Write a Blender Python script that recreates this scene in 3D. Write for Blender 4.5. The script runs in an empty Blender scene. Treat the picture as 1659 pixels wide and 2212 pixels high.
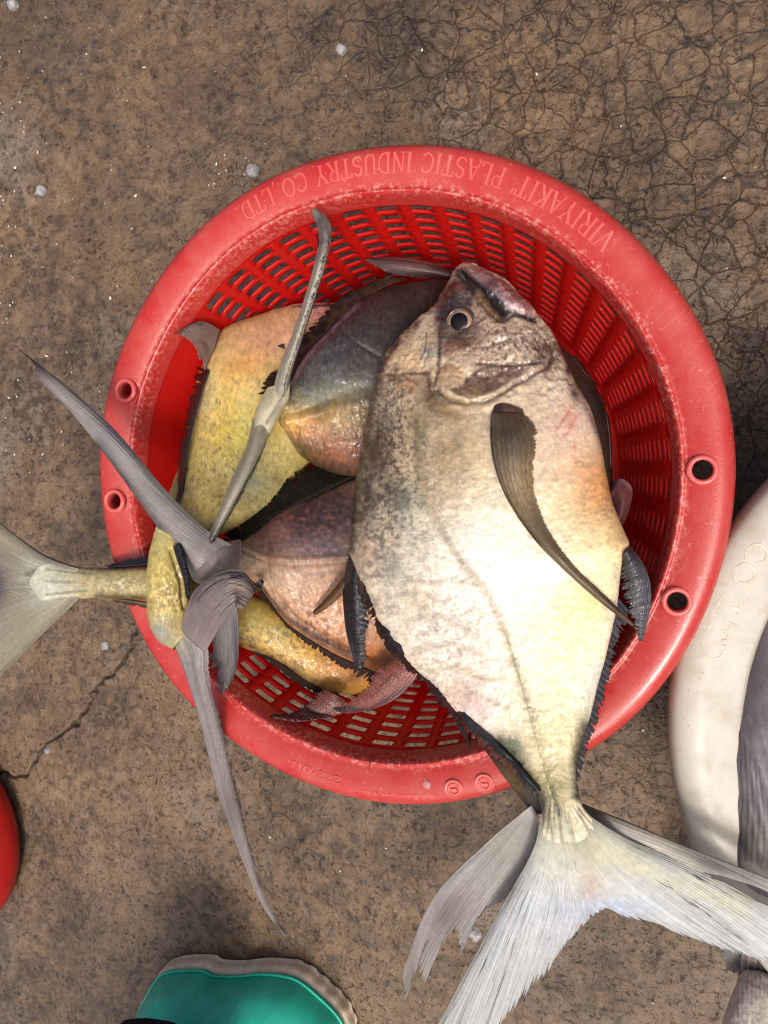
import bpy, bmesh, math, random
import numpy as np
from mathutils import Matrix, Vector
rad = math.radians
SC = bpy.context.scene
COL = SC.collection

# ------------------------------------------------------------------ camera, sky, sun, exposure
F = 1664.0                                   # focal length in the author's sketch units (1659 x 2212 sheet)
CM = np.array([[0.9539609, 0.0, 0.2999309], [-0.0230978, 0.9970303, 0.0734649], [-0.2990402, -0.0770104, 0.9511279]])
CL = np.array([0.1158, 0.0140, 0.4671])
cam_d = bpy.data.cameras.new('camera'); cam = bpy.data.objects.new('camera', cam_d); COL.objects.link(cam)
cam_d.sensor_fit = 'HORIZONTAL'; cam_d.sensor_width = 36.0; cam_d.lens = 36.0 * F / 1659.0
cam_d.clip_start = 0.01; cam_d.clip_end = 100
mw = Matrix.Identity(4)
for i in range(3):
    for j in range(3): mw[i][j] = CM[i][j]
    mw[i][3] = CL[i]
cam.matrix_world = mw
SC.camera = cam

SUN_EL, SUN_AZ = rad(64), rad(-58)           # azimuth measured from +X
w = bpy.data.worlds.new('World'); SC.world = w; w.use_nodes = True
nt = w.node_tree; nt.nodes.clear()
sky = nt.nodes.new('ShaderNodeTexSky'); sky.sky_type = 'NISHITA'; sky.sun_disc = False
sky.sun_elevation = SUN_EL; sky.sun_rotation = math.pi / 2 - SUN_AZ
sky.air_density = 0.6; sky.dust_density = 7.0; sky.ozone_density = 0.3
bg = nt.nodes.new('ShaderNodeBackground'); bg.inputs['Strength'].default_value = 0.15
wo = nt.nodes.new('ShaderNodeOutputWorld')
nt.links.new(sky.outputs[0], bg.inputs[0]); nt.links.new(bg.outputs[0], wo.inputs[0])
sd = bpy.data.lights.new('sun', 'SUN'); sd.energy = 1.15; sd.angle = rad(11); sd.color = (1, 0.96, 0.9)
sun = bpy.data.objects.new('sun', sd); COL.objects.link(sun)
sv = Vector((math.cos(SUN_EL) * math.cos(SUN_AZ), math.cos(SUN_EL) * math.sin(SUN_AZ), math.sin(SUN_EL)))
sun.rotation_euler = sv.to_track_quat('Z', 'Y').to_euler(); sun.location = sv * 3
SC.view_settings.view_transform = 'Standard'; SC.view_settings.look = 'None'
SC.view_settings.exposure = 0.32; SC.view_settings.gamma = 1.0
SC.render.engine = 'CYCLES'
SC.cycles.max_bounces = 10; SC.cycles.diffuse_bounces = 5; SC.cycles.transmission_bounces = 8
SC.cycles.caustics_reflective = False; SC.cycles.caustics_refractive = False
SC.cycles.use_denoising = True; SC.cycles.denoising_input_passes = 'RGB_ALBEDO_NORMAL'; SC.cycles.denoising_prefilter = 'ACCURATE'; SC.cycles.filter_width = 1.15

# ------------------------------------------------------------------ helpers
def W(u, v, z):
    """sketch point (u, v) at real height z -> world metres"""
    u = np.asarray(u, float); v = np.asarray(v, float); z = np.asarray(z, float)
    d = np.stack([(u - 829.5) / F, (1106 - v) / F, -np.ones_like(u)], -1) @ CM.T
    t = (z - CL[2]) / d[..., 2]
    return CL + d * t[..., None]
def UV(p):
    c = (np.asarray(p) - CL) @ CM
    return 829.5 + F * c[..., 0] / -c[..., 2], 1106 - F * c[..., 1] / -c[..., 2]
def lin(c):
    c = np.asarray(c, float) / 255.0
    return np.where(c <= 0.04045, c / 12.92, ((c + 0.055) / 1.055) ** 2.4)
def spline(pts, n, clamp=True, even=True):
    """Catmull-Rom through pts (k,d), n samples evenly spaced by length"""
    p = np.asarray(pts, float)
    if len(p) == 2:
        t = np.linspace(0, 1, n)[:, None]; return p[0] * (1 - t) + p[1] * t
    q = np.vstack([2 * p[0] - p[1], p, 2 * p[-1] - p[-2]])
    m = 24; out = []
    for i in range(len(p) - 1):
        a, b, c, d = q[i:i + 4]; t = np.linspace(0, 1, m, endpoint=False)[:, None]
        out.append(0.5 * (2 * b + (c - a) * t + (2 * a - 5 * b + 4 * c - d) * t ** 2 + (3 * b - a - 3 * c + d) * t ** 3))
    out = np.vstack(out + [p[-1:]])
    if even: s = np.r_[0, np.cumsum(np.linalg.norm(np.diff(out[:, :min(3, out.shape[1])], axis=0), axis=1))]
    else: s = np.linspace(0, 1, len(out))
    s /= s[-1]; t = np.linspace(0, 1, n)
    return np.stack([np.interp(t, s, out[:, k]) for k in range(out.shape[1])], -1)
def spl_par(pts, n):
    return spline(pts, n, even=False)
class Noise:
    def __init__(s, seed): s.g = np.random.RandomState(seed).rand(256, 256)
    def __call__(s, x, y):
        x = np.asarray(x, float); y = np.asarray(y, float)
        xi = np.floor(x).astype(int); yi = np.floor(y).astype(int); fx = x - xi; fy = y - yi
        fx = fx * fx * (3 - 2 * fx); fy = fy * fy * (3 - 2 * fy); g = s.g
        a = g[xi % 256, yi % 256]; b = g[(xi + 1) % 256, yi % 256]; c = g[xi % 256, (yi + 1) % 256]; d = g[(xi + 1) % 256, (yi + 1) % 256]
        return (a * (1 - fx) + b * fx) * (1 - fy) + (c * (1 - fx) + d * fx) * fy
    def fbm(s, x, y, o=4):
        v = 0; a = 0.5; t = 0
        for i in range(o):
            v = v + a * s(x * 2 ** i + 17.3 * i, y * 2 ** i + 9.1 * i); t += a; a *= 0.55
        return v / t
NZ = [Noise(k) for k in range(8)]
def seg_dist(u, v, pts):
    """distance in sketch units to a polyline, and the parameter along it"""
    best = np.full(np.shape(u), 1e9); par = np.zeros(np.shape(u)); L = 0
    pts = np.asarray(pts, float)
    tot = np.linalg.norm(np.diff(pts, axis=0), axis=1).sum()
    for a, b in zip(pts[:-1], pts[1:]):
        d = b - a; l = np.hypot(*d); t = np.clip(((u - a[0]) * d[0] + (v - a[1]) * d[1]) / (l * l), 0, 1)
        dd = np.hypot(u - a[0] - t * d[0], v - a[1] - t * d[1]); m = dd < best
        best = np.where(m, dd, best); par = np.where(m, (L + t * l) / tot, par); L += l
    return best, par
def in_poly(u, v, pts):
    r = np.zeros(np.shape(u), bool); p = np.asarray(pts, float)
    for a, b in zip(p, np.roll(p, -1, 0)):
        k = ((a[1] > v) != (b[1] > v)); r ^= k & (u < (b[0] - a[0]) * (v - a[1]) / (b[1] - a[1] + 1e-9) + a[0])
    return r
def paint(u, v, base, ops, seed=0, hatch=0.0, hang=80.0):
    """colour of a skin, pigment plus some painted shade and highlight: base, patches and strokes, all in sRGB 0-255"""
    c = np.broadcast_to(lin(base), np.shape(u) + (3,)).copy()
    n1 = NZ[seed % 8].fbm(u / 40, v / 40, 5); n2 = NZ[(seed + 1) % 8].fbm(u / 9, v / 9, 4)
    for o in ops:
        if o[0] == 'b':
            _, (cx, cy), (rx, ry), ang, col, al = o[:6]; na = o[6] if len(o) > 6 else 0.6
            a = math.radians(ang); x = (u - cx) * math.cos(a) + (v - cy) * math.sin(a); y = -(u - cx) * math.sin(a) + (v - cy) * math.cos(a)
            m = np.exp(-((x / rx) ** 2 + (y / ry) ** 2)) * al
            m = np.clip(m * (1 + na * 3.0 * (0.6 * n1 + 0.4 * n2 - 0.5)), 0, 1)
        elif o[0] == 'l':
            _, pts, wd, col, al = o[:5]; na = o[5] if len(o) > 5 else 0.4
            d, _t = seg_dist(u, v, pts); m = np.exp(-(d / wd) ** 2) * al
            m = np.clip(m * (1 + na * 3.0 * (0.4 * n1 + 0.6 * n2 - 0.5)), 0, 1)
        elif o[0] == 'p':       # a patch with an outline of its own
            _, pts, soft, col, al = o; uw = u + 9 * (n2 - 0.5) + 5 * (n1 - 0.5); vw = v + 9 * (NZ[(seed + 5) % 8].fbm(u / 9, v / 9, 3) - 0.5)
            d, _t = seg_dist(uw, vw, list(pts) + [pts[0]]); d = np.where(in_poly(uw, vw, pts), d, -d); m = np.clip(d / soft + 0.5, 0, 1); m = m * m * (3 - 2 * m) * al * np.clip(0.75 + 0.9 * (n2 - 0.4), 0, 1)
        elif o[0] == 's':       # speckle: col where fine noise exceeds a threshold, inside a patch
            _, (cx, cy), (rx, ry), sc, th, col, al = o
            nn = NZ[(seed + 3) % 8].fbm(u / sc, v / sc, 4)
            m = np.clip((nn - th) * 9, 0, 1) * al * np.exp(-(((u - cx) / rx) ** 2 + ((v - cy) / ry) ** 2) * (0.5 + n1))
        m = m[..., None]; c = c * (1 - m) + lin(col) * m
    c = np.clip(c, 0, 1) ** 1.24
    if hatch:
        a = math.radians(hang); x = u * math.cos(a) + v * math.sin(a); y = -u * math.sin(a) + v * math.cos(a)
        h1 = NZ[(seed + 4) % 8].fbm(x / 4.0, y / 15.0, 3); h2 = NZ[(seed + 6) % 8].fbm(x / 34.0, y / 10.0, 3); h3 = NZ[(seed + 7) % 8].fbm(u / 5.0, v / 5.0, 3)
        hatch = hatch * (1.15 - 0.75 * np.clip(c.mean(-1) / 0.7, 0, 1))
        c *= (1 + hatch * (2.6 * (h1 - 0.5) + 1.3 * (h2 - 0.5) + 1.8 * (h3 - 0.5)))[..., None]
        c[..., 0] *= 1 + hatch * 0.5 * (h2 - 0.5); c[..., 2] *= 1 - hatch * 0.7 * (h2 - 0.5)
    c *= (0.84 + 0.32 * n2)[..., None]
    return c
def fill_mesh(me, verts, faces, cols=None, uvs=None, smooth=True, wet=None):
    """faces: (k,4) array or list of tuples"""
    if isinstance(faces, np.ndarray):
        k, m = faces.shape
        me.vertices.add(len(verts)); me.vertices.foreach_set('co', np.asarray(verts, np.float32).ravel())
        me.loops.add(k * m); me.loops.foreach_set('vertex_index', faces.astype(np.int32).ravel())
        me.polygons.add(k); me.polygons.foreach_set('loop_start', np.arange(0, k * m, m, dtype=np.int32))
        me.update(calc_edges=True); me.validate()
    else:
        me.from_pydata([tuple(p) for p in verts], [], faces)
    if smooth: me.polygons.foreach_set('use_smooth', np.ones(len(me.polygons), bool))
    if cols is not None:
        a = me.attributes.new('Col', 'FLOAT_COLOR', 'POINT')
        a.data.foreach_set('color', np.c_[cols, np.ones(len(cols)) if wet is None else wet].astype(np.float32).ravel())
    if uvs is not None:
        l = me.uv_layers.new(name='UVMap'); vi = np.zeros(len(me.loops), np.int32); me.loops.foreach_get('vertex_index', vi)
        l.data.foreach_set('uv', np.asarray(uvs, np.float32)[vi].ravel())
    me.update()
def obj(name, verts, faces, mat, parent=None, cols=None, uvs=None, smooth=True, loc=None, wet=None):
    verts = np.asarray(verts, float)
    off = np.array(wloc(parent)) if parent is not None else np.array(loc if loc is not None else (0, 0, 0), float)
    me = bpy.data.meshes.new(name); fill_mesh(me, verts - off, faces, cols, uvs, smooth, wet)
    if mat: me.materials.append(mat)
    o = bpy.data.objects.new(name, me); COL.objects.link(o)
    if parent is not None: o.parent = parent
    else: o.location = off
    return o
def wloc(o):
    p = Vector((0, 0, 0))
    while o is not None: p = p + o.location; o = o.parent
    return p
def thing(name, label, cat, loc, group=None):
    o = bpy.data.objects.new(name, None); COL.objects.link(o); o.location = loc; o.empty_display_size = 0.02
    tag(o, label, cat, group); return o
def tag(o, label, cat, group=None):
    o['label'] = label; o['category'] = cat
    if group: o['group'] = group
    return o
def grid_faces(n, m, closed=False, flip=False):
    i = np.arange(n - 1)[:, None]; mm = m if closed else m - 1; j = np.arange(mm)[None, :]
    a = i * m + j; b = i * m + (j + 1) % m; c = (i + 1) * m + (j + 1) % m; d = (i + 1) * m + j
    f = np.stack([a, b, c, d], -1).reshape(-1, 4)
    return f[:, ::-1].copy() if flip else f
def gnormals(P, closed=False):
    du = np.gradient(P, axis=0)
    dv = (np.roll(P, -1, 1) - np.roll(P, 1, 1)) if closed else np.gradient(P, axis=1)
    n = np.cross(du, dv); return n / (np.linalg.norm(n, axis=-1, keepdims=True) + 1e-12)
def lathe(profile, seg, closed_profile=True, centre=(0, 0, 0)):
    p = np.asarray(profile, float); th = np.linspace(0, 2 * math.pi, seg, endpoint=False)
    V = np.stack([np.cos(th)[:, None] * p[None, :, 0], np.sin(th)[:, None] * p[None, :, 0], np.broadcast_to(p[None, :, 1], (seg, len(p)))], -1)
    V = V + np.array(centre); n = len(p); i = np.arange(seg)[:, None]; k = n if closed_profile else n - 1; j = np.arange(k)[None, :]
    f = np.stack([i * n + j, ((i + 1) % seg) * n + j, ((i + 1) % seg) * n + (j + 1) % n, i * n + (j + 1) % n], -1).reshape(-1, 4)
    return V.reshape(-1, 3), f
def tube(pts, r, seg=6):
    p = np.asarray(pts, float); r = np.broadcast_to(np.asarray(r, float), (len(p),)); V = []
    t = np.gradient(p, axis=0); t /= np.linalg.norm(t, axis=1, keepdims=True) + 1e-12
    for q, d, rr in zip(p, t, r):
        a = np.cross(d, (0.31, 0.2, 0.93)); a /= np.linalg.norm(a); b = np.cross(d, a)
        for k in range(seg):
            th = 2 * math.pi * k / seg; V.append(q + rr * (math.cos(th) * a + math.sin(th) * b))
    return np.array(V), grid_faces(len(p), seg, True)

# ------------------------------------------------------------------ materials
def newmat(name):
    m = bpy.data.materials.new(name); m.use_nodes = True; t = m.node_tree; t.nodes.clear()
    o = t.nodes.new('ShaderNodeOutputMaterial'); b = t.nodes.new('ShaderNodeBsdfPrincipled'); t.links.new(b.outputs[0], o.inputs[0])
    return m, t, b, o
class NB:
    """terse node building"""
    def __init__(s, t): s.t = t
    def n(s, typ, **kw):
        x = s.t.nodes.new('ShaderNode' + typ)
        for k, v in kw.items(): setattr(x, k, v)
        return x
    def set(s, sock, v):
        if isinstance(v, bpy.types.NodeSocket): s.t.links.new(v, sock)
        elif v is not None: sock.default_value = v
    def noise(s, vec, scale, detail=4, rough=0.55, dist=0.0):
        x = s.n('TexNoise'); s.set(x.inputs['Vector'], vec); x.inputs['Scale'].default_value = scale
        x.inputs['Detail'].default_value = detail; x.inputs['Roughness'].default_value = rough; x.inputs['Distortion'].default_value = dist
        return x.outputs['Fac'], x.outputs['Color']
    def voro(s, vec, scale, feature='DISTANCE_TO_EDGE', rnd=1.0):
        x = s.n('TexVoronoi', feature=feature); s.set(x.inputs['Vector'], vec); x.inputs['Scale'].default_value = scale
        x.inputs['Randomness'].default_value = rnd; return x.outputs['Distance'], x.outputs.get('Color')
    def ramp(s, fac, *stops):
        x = s.n('ValToRGB'); s.set(x.inputs[0], fac); e = x.color_ramp.elements
        while len(e) < len(stops): e.new(0.5)
        for q, (p, c) in zip(e, stops):
            q.position = p; q.color = (c, c, c, 1) if not hasattr(c, '__len__') else (*c[:3], 1)
        return x.outputs[0]
    def math(s, op, a, b=None, c=None):
        x = s.n('Math', operation=op); s.set(x.inputs[0], a)
        if b is not None: s.set(x.inputs[1], b)
        if c is not None: s.set(x.inputs[2], c)
        return x.outputs[0]
    def mix(s, fac, a, b, mode='MIX'):
        x = s.n('Mix', data_type='RGBA', blend_type=mode); s.set(x.inputs[0], fac)
        for k, v in ((6, a), (7, b)):
            if isinstance(v, bpy.types.NodeSocket): s.t.links.new(v, x.inputs[k])
            else: x.inputs[k].default_value = (*v[:3], 1)
        return x.outputs[2]
    def maprange(s, v, a, b, c, d):
        x = s.n('MapRange'); s.set(x.inputs[0], v)
        for k, q in enumerate((a, b, c, d)): x.inputs[k + 1].default_value = q
        return x.outputs[0]
    def bump(s, h, strength, dist, normal=None):
        x = s.n('Bump'); s.set(x.inputs['Height'], h); x.inputs['Strength'].default_value = strength; x.inputs['Distance'].default_value = dist
        if normal is not None: s.set(x.inputs['Normal'], normal)
        return x.outputs[0]
    def coord(s, kind='Object'): return s.n('TexCoord').outputs[kind]
    def mapping(s, vec, scale=(1, 1, 1), rot=(0, 0, 0)):
        x = s.n('Mapping'); s.set(x.inputs[0], vec); x.inputs['Scale'].default_value = scale; x.inputs['Rotation'].default_value = rot; return x.outputs[0]
def rgb(*c): return tuple(float(x) for x in lin(c))

def skin_material(name, rough=0.34, metallic=0.15, coat=0.25, grain=1.0, bump=0.5):
    m, t, b, o = newmat(name); q = NB(t)
    an = q.n('Attribute', attribute_name='Col'); a = an.outputs['Color']; uv = q.coord('UV'); oc = q.coord('Object')
    f1, _ = q.noise(q.mapping(uv, (160, 420, 1)), 1.0, 3, 0.6)           # fine scale rows running round the flank
    f2, _ = q.noise(oc, 900, 3, 0.7); f3, _ = q.noise(oc, 160, 4, 0.65)
    k = q.math('MULTIPLY', q.maprange(f1, 0.25, 0.75, 1 - 0.18 * grain, 1 + 0.16 * grain), q.maprange(f2, 0.3, 0.7, 1 - 0.22 * grain, 1 + 0.2 * grain))
    k = q.math('MULTIPLY', k, q.maprange(f3, 0.3, 0.7, 1 - 0.12 * grain, 1 + 0.12 * grain))
    comb = q.n('CombineColor')
    for i in range(3): q.set(comb.inputs[i], k)
    c = q.mix(1.0, a, comb.outputs[0], 'MULTIPLY')
    q.set(b.inputs['Base Color'], c); b.inputs['Metallic'].default_value = metallic
    q.set(b.inputs['Roughness'], q.maprange(f3, 0.3, 0.7, rough - 0.1, rough + 0.14))
    b.inputs['Coat Weight'].default_value = coat; b.inputs['Coat Roughness'].default_value = 0.04; b.inputs['Specular IOR Level'].default_value = 0.35
    w1, _ = q.noise(oc, 300, 2, 0.5); w2, _ = q.noise(oc, 60, 3, 0.6); q.set(b.inputs['Coat Normal'], q.bump(w1, 0.8, 0.0009)); q.set(b.inputs['Coat Weight'], q.math('MULTIPLY', an.outputs['Alpha'], q.maprange(w2, 0.42, 0.6, coat * 0.4, coat)))
    h = q.math('ADD', q.math('MULTIPLY', f1, 0.5), q.math('ADD', q.math('MULTIPLY', f2, 0.35), q.math('MULTIPLY', f3, 0.8)))
    q.set(b.inputs['Normal'], q.bump(h, bump, 0.0006))
    return m
def fin_material(name, rough=0.4, trans=0.25, coat=0.2, bump=0.4):
    m, t, b, o = newmat(name); q = NB(t)
    an = q.n('Attribute', attribute_name='Col'); a = an.outputs['Color']; uv = q.coord('UV'); oc = q.coord('Object')
    r1, _ = q.noise(q.mapping(uv, (75, 3.0, 1)), 1.0, 3, 0.6); r2, _ = q.noise(oc, 420, 3, 0.6)
    k = q.math('MULTIPLY', q.maprange(r1, 0.3, 0.7, 0.86, 1.12), q.maprange(r2, 0.3, 0.7, 0.9, 1.1))
    comb = q.n('CombineColor')
    for i in range(3): q.set(comb.inputs[i], k)
    c = q.mix(1.0, a, comb.outputs[0], 'MULTIPLY')
    q.set(b.inputs['Base Color'], c); b.inputs['Roughness'].default_value = rough
    b.inputs['Coat Weight'].default_value = coat; b.inputs['Coat Roughness'].default_value = 0.15
    nrm = q.bump(q.math('ADD', r1, q.math('MULTIPLY', r2, 0.3)), bump, 0.0006); q.set(b.inputs['Normal'], nrm)
    tr = q.n('BsdfTranslucent'); q.set(tr.inputs[0], c); q.set(tr.inputs['Normal'], nrm)
    mx = q.n('MixShader'); mx.inputs[0].default_value = trans
    t.links.new(b.outputs[0], mx.inputs[1]); t.links.new(tr.outputs[0], mx.inputs[2])
    cl = q.n('BsdfTransparent'); m2 = q.n('MixShader'); q.set(m2.inputs[0], an.outputs['Alpha']); t.links.new(cl.outputs[0], m2.inputs[1]); t.links.new(mx.outputs[0], m2.inputs[2]); t.links.new(m2.outputs[0], o.inputs[0])
    return m
def plastic_material(name, col, worn, trans, rim_wear=True, rough=0.36):
    """translucent moulded plastic, dusty and rubbed along its moulded ridges"""
    m, t, b, o = newmat(name); q = NB(t); oc = q.coord('Object')
    n1, _ = q.noise(oc, 55, 5, 0.65); n2, _ = q.noise(oc, 420, 4, 0.7); n3, _ = q.noise(q.mapping(oc, (1, 1, 0.25)), 900, 3, 0.7)
    c = q.mix(q.maprange(n1, 0.3, 0.75, 0, 0.08), col, worn)
    sep = q.n('SeparateXYZ'); q.set(sep.inputs[0], oc)
    r = q.math('SQRT', q.math('ADD', q.math('MULTIPLY', sep.outputs[0], sep.outputs[0]), q.math('MULTIPLY', sep.outputs[1], sep.outputs[1])))
    if rim_wear:
        d = q.math('ABSOLUTE', q.math('SUBTRACT', r, q.math('ADD', 0.1388, q.math('MULTIPLY', q.math('SUBTRACT', n1, 0.5), 0.006))))
        wear = q.math('MULTIPLY', q.maprange(d, 0.0, 0.0042, 1, 0), q.maprange(n2, 0.5, 0.6, 0, 0.85))
        edge = q.math('MULTIPLY', q.maprange(r, 0.1578, 0.1602, 0, 1), q.maprange(n2, 0.55, 0.66, 0, 0.8))
        top = q.math('MULTIPLY', q.maprange(r, 0.137, 0.142, 0, 1), q.maprange(n2, 0.62, 0.72, 0, 0.7))
        dust = q.math('MULTIPLY', q.maprange(r, 0.136, 0.146, 0, 1), q.maprange(n1, 0.3, 0.7, 0.0, 0.10))
        wear = q.math('MAXIMUM', q.math('MAXIMUM', wear, edge), q.math('MAXIMUM', top, dust))
        # scratches
        s1 = q.n('TexWave', wave_type='BANDS'); q.set(s1.inputs['Vector'], q.mapping(oc, (1, 1, 1), (0, 0, 0.8))); s1.inputs['Scale'].default_value = 60
        s1.inputs['Distortion'].default_value = 5; s1.inputs['Detail'].default_value = 1; s1.inputs['Detail Scale'].default_value = 0.3
        sc = q.math('MULTIPLY', q.maprange(s1.outputs['Fac'], 0.985, 1.0, 0, 1), q.maprange(n1, 0.52, 0.64, 0, 0.4))
        sc = q.math('MULTIPLY', sc, q.maprange(r, 0.137, 0.14, 0, 1))
        wear = q.math('MAXIMUM', wear, sc)
        c = q.mix(wear, c, worn)
    else:       # grime along the inner lip, a few dark scratches
        gr = q.math('MULTIPLY', q.maprange(r, 0.128, 0.1335, 1, 0), q.maprange(n2, 0.42, 0.62, 0, 1)); gr = q.math('MULTIPLY', gr, q.maprange(n1, 0.4, 0.6, 0.2, 1))
        c = q.mix(q.math('MULTIPLY', gr, 0.8), c, rgb(112, 88, 60)); c = q.mix(q.math('MULTIPLY', q.maprange(n2, 0.64, 0.72, 0, 1), 0.6), c, rgb(120, 104, 84)); c = q.mix(q.maprange(n1, 0.5, 0.72, 0, 0.45), c, rgb(160, 142, 112))
    b.inputs['Coat Weight'].default_value = 0.35 if rim_wear else 0.08; b.inputs['Coat Roughness'].default_value = 0.16
    q.set(b.inputs['Base Color'], c)
    q.set(b.inputs['Roughness'], q.maprange(n1, 0.3, 0.7, rough - 0.08, rough + 0.14))
    b.inputs['Specular IOR Level'].default_value = 0.5
    q.set(b.inputs['Normal'], q.bump(q.math('ADD', q.math('MULTIPLY', n2, 0.6), n3), 0.25, 0.0005))
    tr = q.n('BsdfTranslucent'); q.set(tr.inputs[0], q.mix(0.0, c, worn))
    mx = q.n('MixShader'); mx.inputs[0].default_value = trans
    t.links.new(b.outputs[0], mx.inputs[1]); t.links.new(tr.outputs[0], mx.inputs[2]); t.links.new(mx.outputs[0], o.inputs[0])
    return m
def simple_material(name, col, rough=0.5, var=0.2, scale=90, bump=0.3, spec=0.5, coat=0.0, col2=None, lo=0.35, hi=0.7):
    m, t, b, o = newmat(name); q = NB(t); oc = q.coord('Object')
    n1, _ = q.noise(oc, scale, 6, 0.65); n2, _ = q.noise(oc, scale * 6, 4, 0.7)
    c2 = col2 if col2 is not None else tuple(x * (1 - var) for x in col)
    c = q.mix(q.maprange(n1, lo, hi, 0, 1), col, c2); c = q.mix(q.maprange(n2, 0.45, 0.7, 0, var), c, tuple(x * 0.5 for x in col))
    q.set(b.inputs['Base Color'], c); q.set(b.inputs['Roughness'], q.maprange(n1, 0.3, 0.7, rough - 0.08, rough + 0.1))
    b.inputs['Specular IOR Level'].default_value = spec; b.inputs['Coat Weight'].default_value = coat
    q.set(b.inputs['Normal'], q.bump(q.math('ADD', n1, q.math('MULTIPLY', n2, 0.4)), bump, 0.001))
    return m
def floor_material():
    m, t, b, o = newmat('wet_concrete'); q = NB(t); oc = q.coord('Object')
    a = q.n('Attribute', attribute_name='Col').outputs['Color']
    _, wc = q.noise(oc, 95, 5, 0.65)
    warp = q.n('VectorMath', operation='MULTIPLY_ADD'); q.set(warp.inputs[0], wc); warp.inputs[1].default_value = (0.010, 0.010, 0); q.set(warp.inputs[2], oc)
    wv = warp.outputs[0]
    big, _ = q.noise(oc, 7, 5, 0.6); zone, _ = q.noise(q.mapping(oc, (1, 1, 1), (0, 0, 1.1)), 13, 4, 0.6); mid, _ = q.noise(oc, 48, 6, 0.68); fine, _ = q.noise(oc, 110, 7, 0.72); spot, _ = q.noise(wv, 330, 4, 0.7); grit, _ = q.noise(oc, 1000, 4, 0.75)
    e1, _ = q.voro(wv, 58); e2, _ = q.voro(wv, 150); c2, _ = q.voro(wv, 150, 'SMOOTH_F1')
    sep = q.n('SeparateXYZ'); q.set(sep.inputs[0], oc)
    east = q.maprange(q.math('ADD', q.math('ADD', sep.outputs[0], q.math('MULTIPLY', sep.outputs[1], 0.6)), q.math('MULTIPLY', zone, 0.35)), 0.12, 0.34, 0.05, 1)      # the slab is crazed most towards the far right
    cr1 = q.math('MULTIPLY', q.maprange(e1, 0.0, 0.034, 0.9, 0), q.math('MULTIPLY', east, q.maprange(zone, 0.35, 0.5, 0.5, 1)))
    cr2 = q.math('MULTIPLY', q.maprange(e2, 0.0, 0.06, 1, 0), q.math('MULTIPLY', east, q.maprange(mid, 0.42, 0.62, 0.1, 0.7)))
    clump = q.math('MULTIPLY', q.maprange(c2, 0.25, 0.62, 0, 1), q.maprange(zone, 0.35, 0.6, 0.15, 0.6))
    mott = q.maprange(q.math('ADD', fine, q.math('MULTIPLY', q.math('SUBTRACT', zone, 0.5), 0.35)), 0.52, 0.60, 0, 1)
    pits = q.math('MULTIPLY', q.maprange(spot, 0.58, 0.625, 0, 1), q.maprange(mid, 0.4, 0.55, 0.25, 1.0))
    c = q.mix(q.maprange(mid, 0.35, 0.65, 0, 1), rgb(138, 112, 80), rgb(108, 87, 63))
    c = q.mix(q.maprange(big, 0.52, 0.68, 0, 0.8), c, rgb(146, 132, 116))
    c = q.mix(q.maprange(grit, 0.42, 0.7, 0, 0.42), c, rgb(92, 71, 50))
    c = q.mix(q.math('MULTIPLY', clump, 0.85), c, rgb(66, 50, 36))
    c = q.mix(q.math('MULTIPLY', mott, 0.7), c, rgb(64, 51, 37))
    c = q.mix(q.math('MULTIPLY', pits, 0.65), c, rgb(38, 30, 24))
    cr = q.math('MAXIMUM', cr1, cr2)
    c = q.mix(q.math('MULTIPLY', cr, 0.85), c, rgb(44, 34, 26))
    c = q.mix(1.0, c, a, 'MULTIPLY')
    q.set(b.inputs['Base Color'], c)
    b.inputs['Coat Roughness'].default_value = 0.06; q.set(b.inputs['Coat Weight'], q.math('MULTIPLY', q.maprange(big, 0.42, 0.56, 0.5, 0.08), q.maprange(q.math('ADD', sep.outputs[0], q.math('MULTIPLY', sep.outputs[1], -0.5)), -0.05, -0.30, 0.35, 1.0))); q.set(b.inputs['Coat Normal'], q.bump(fine, 0.9, 0.0035)); wet = q.maprange(zone, 0.4, 0.6, 0.2, 0.5); q.set(b.inputs['Roughness'], wet); b.inputs['Specular IOR Level'].default_value = 0.45
    h = q.math('SUBTRACT', q.math('ADD', q.math('MULTIPLY', mid, 0.9), q.math('ADD', q.math('MULTIPLY', fine, 0.5), q.math('MULTIPLY', grit, 0.10))), q.math('ADD', q.math('MULTIPLY', cr, 0.35), q.math('ADD', q.math('MULTIPLY', pits, 0.35), q.math('MULTIPLY', clump, 0.3))))
    q.set(b.inputs['Normal'], q.bump(h, 0.8, 0.003))
    return m

SKIN = skin_material('silver_fish_skin', 0.36, 0.10, 1.0, 0.7)
SKIN_WET = skin_material('dark_fish_skin', 0.4, 0.05, 0.4, 0.8, 0.5)
FIN = fin_material('grey_fin', 0.42, 0.25, 0.2, 0.25)
FIN_DARK = fin_material('dark_fin_edge', 0.75, 0.1, 0.0, 0.2); FIN_DARK.node_tree.nodes['Principled BSDF'].inputs['Specular IOR Level'].default_value = 0.15
FIN_WET = fin_material('wet_black_fin', 0.3, 0.05, 0.5, 0.6)
RED = plastic_material('red_plastic', rgb(240, 38, 32), rgb(236, 104, 92), 0.62)
RED_RIM = plastic_material('red_rim_plastic', rgb(190, 42, 39), rgb(226, 152, 138), 0.2, rough=.28)
RED_EMB = plastic_material('red_embossing', rgb(214, 82, 76), rgb(236, 170, 158), 0.12)
WHITE = plastic_material('white_plastic', rgb(196, 190, 176), rgb(150, 132, 108), 0.25, False)
CONC = floor_material()

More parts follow.
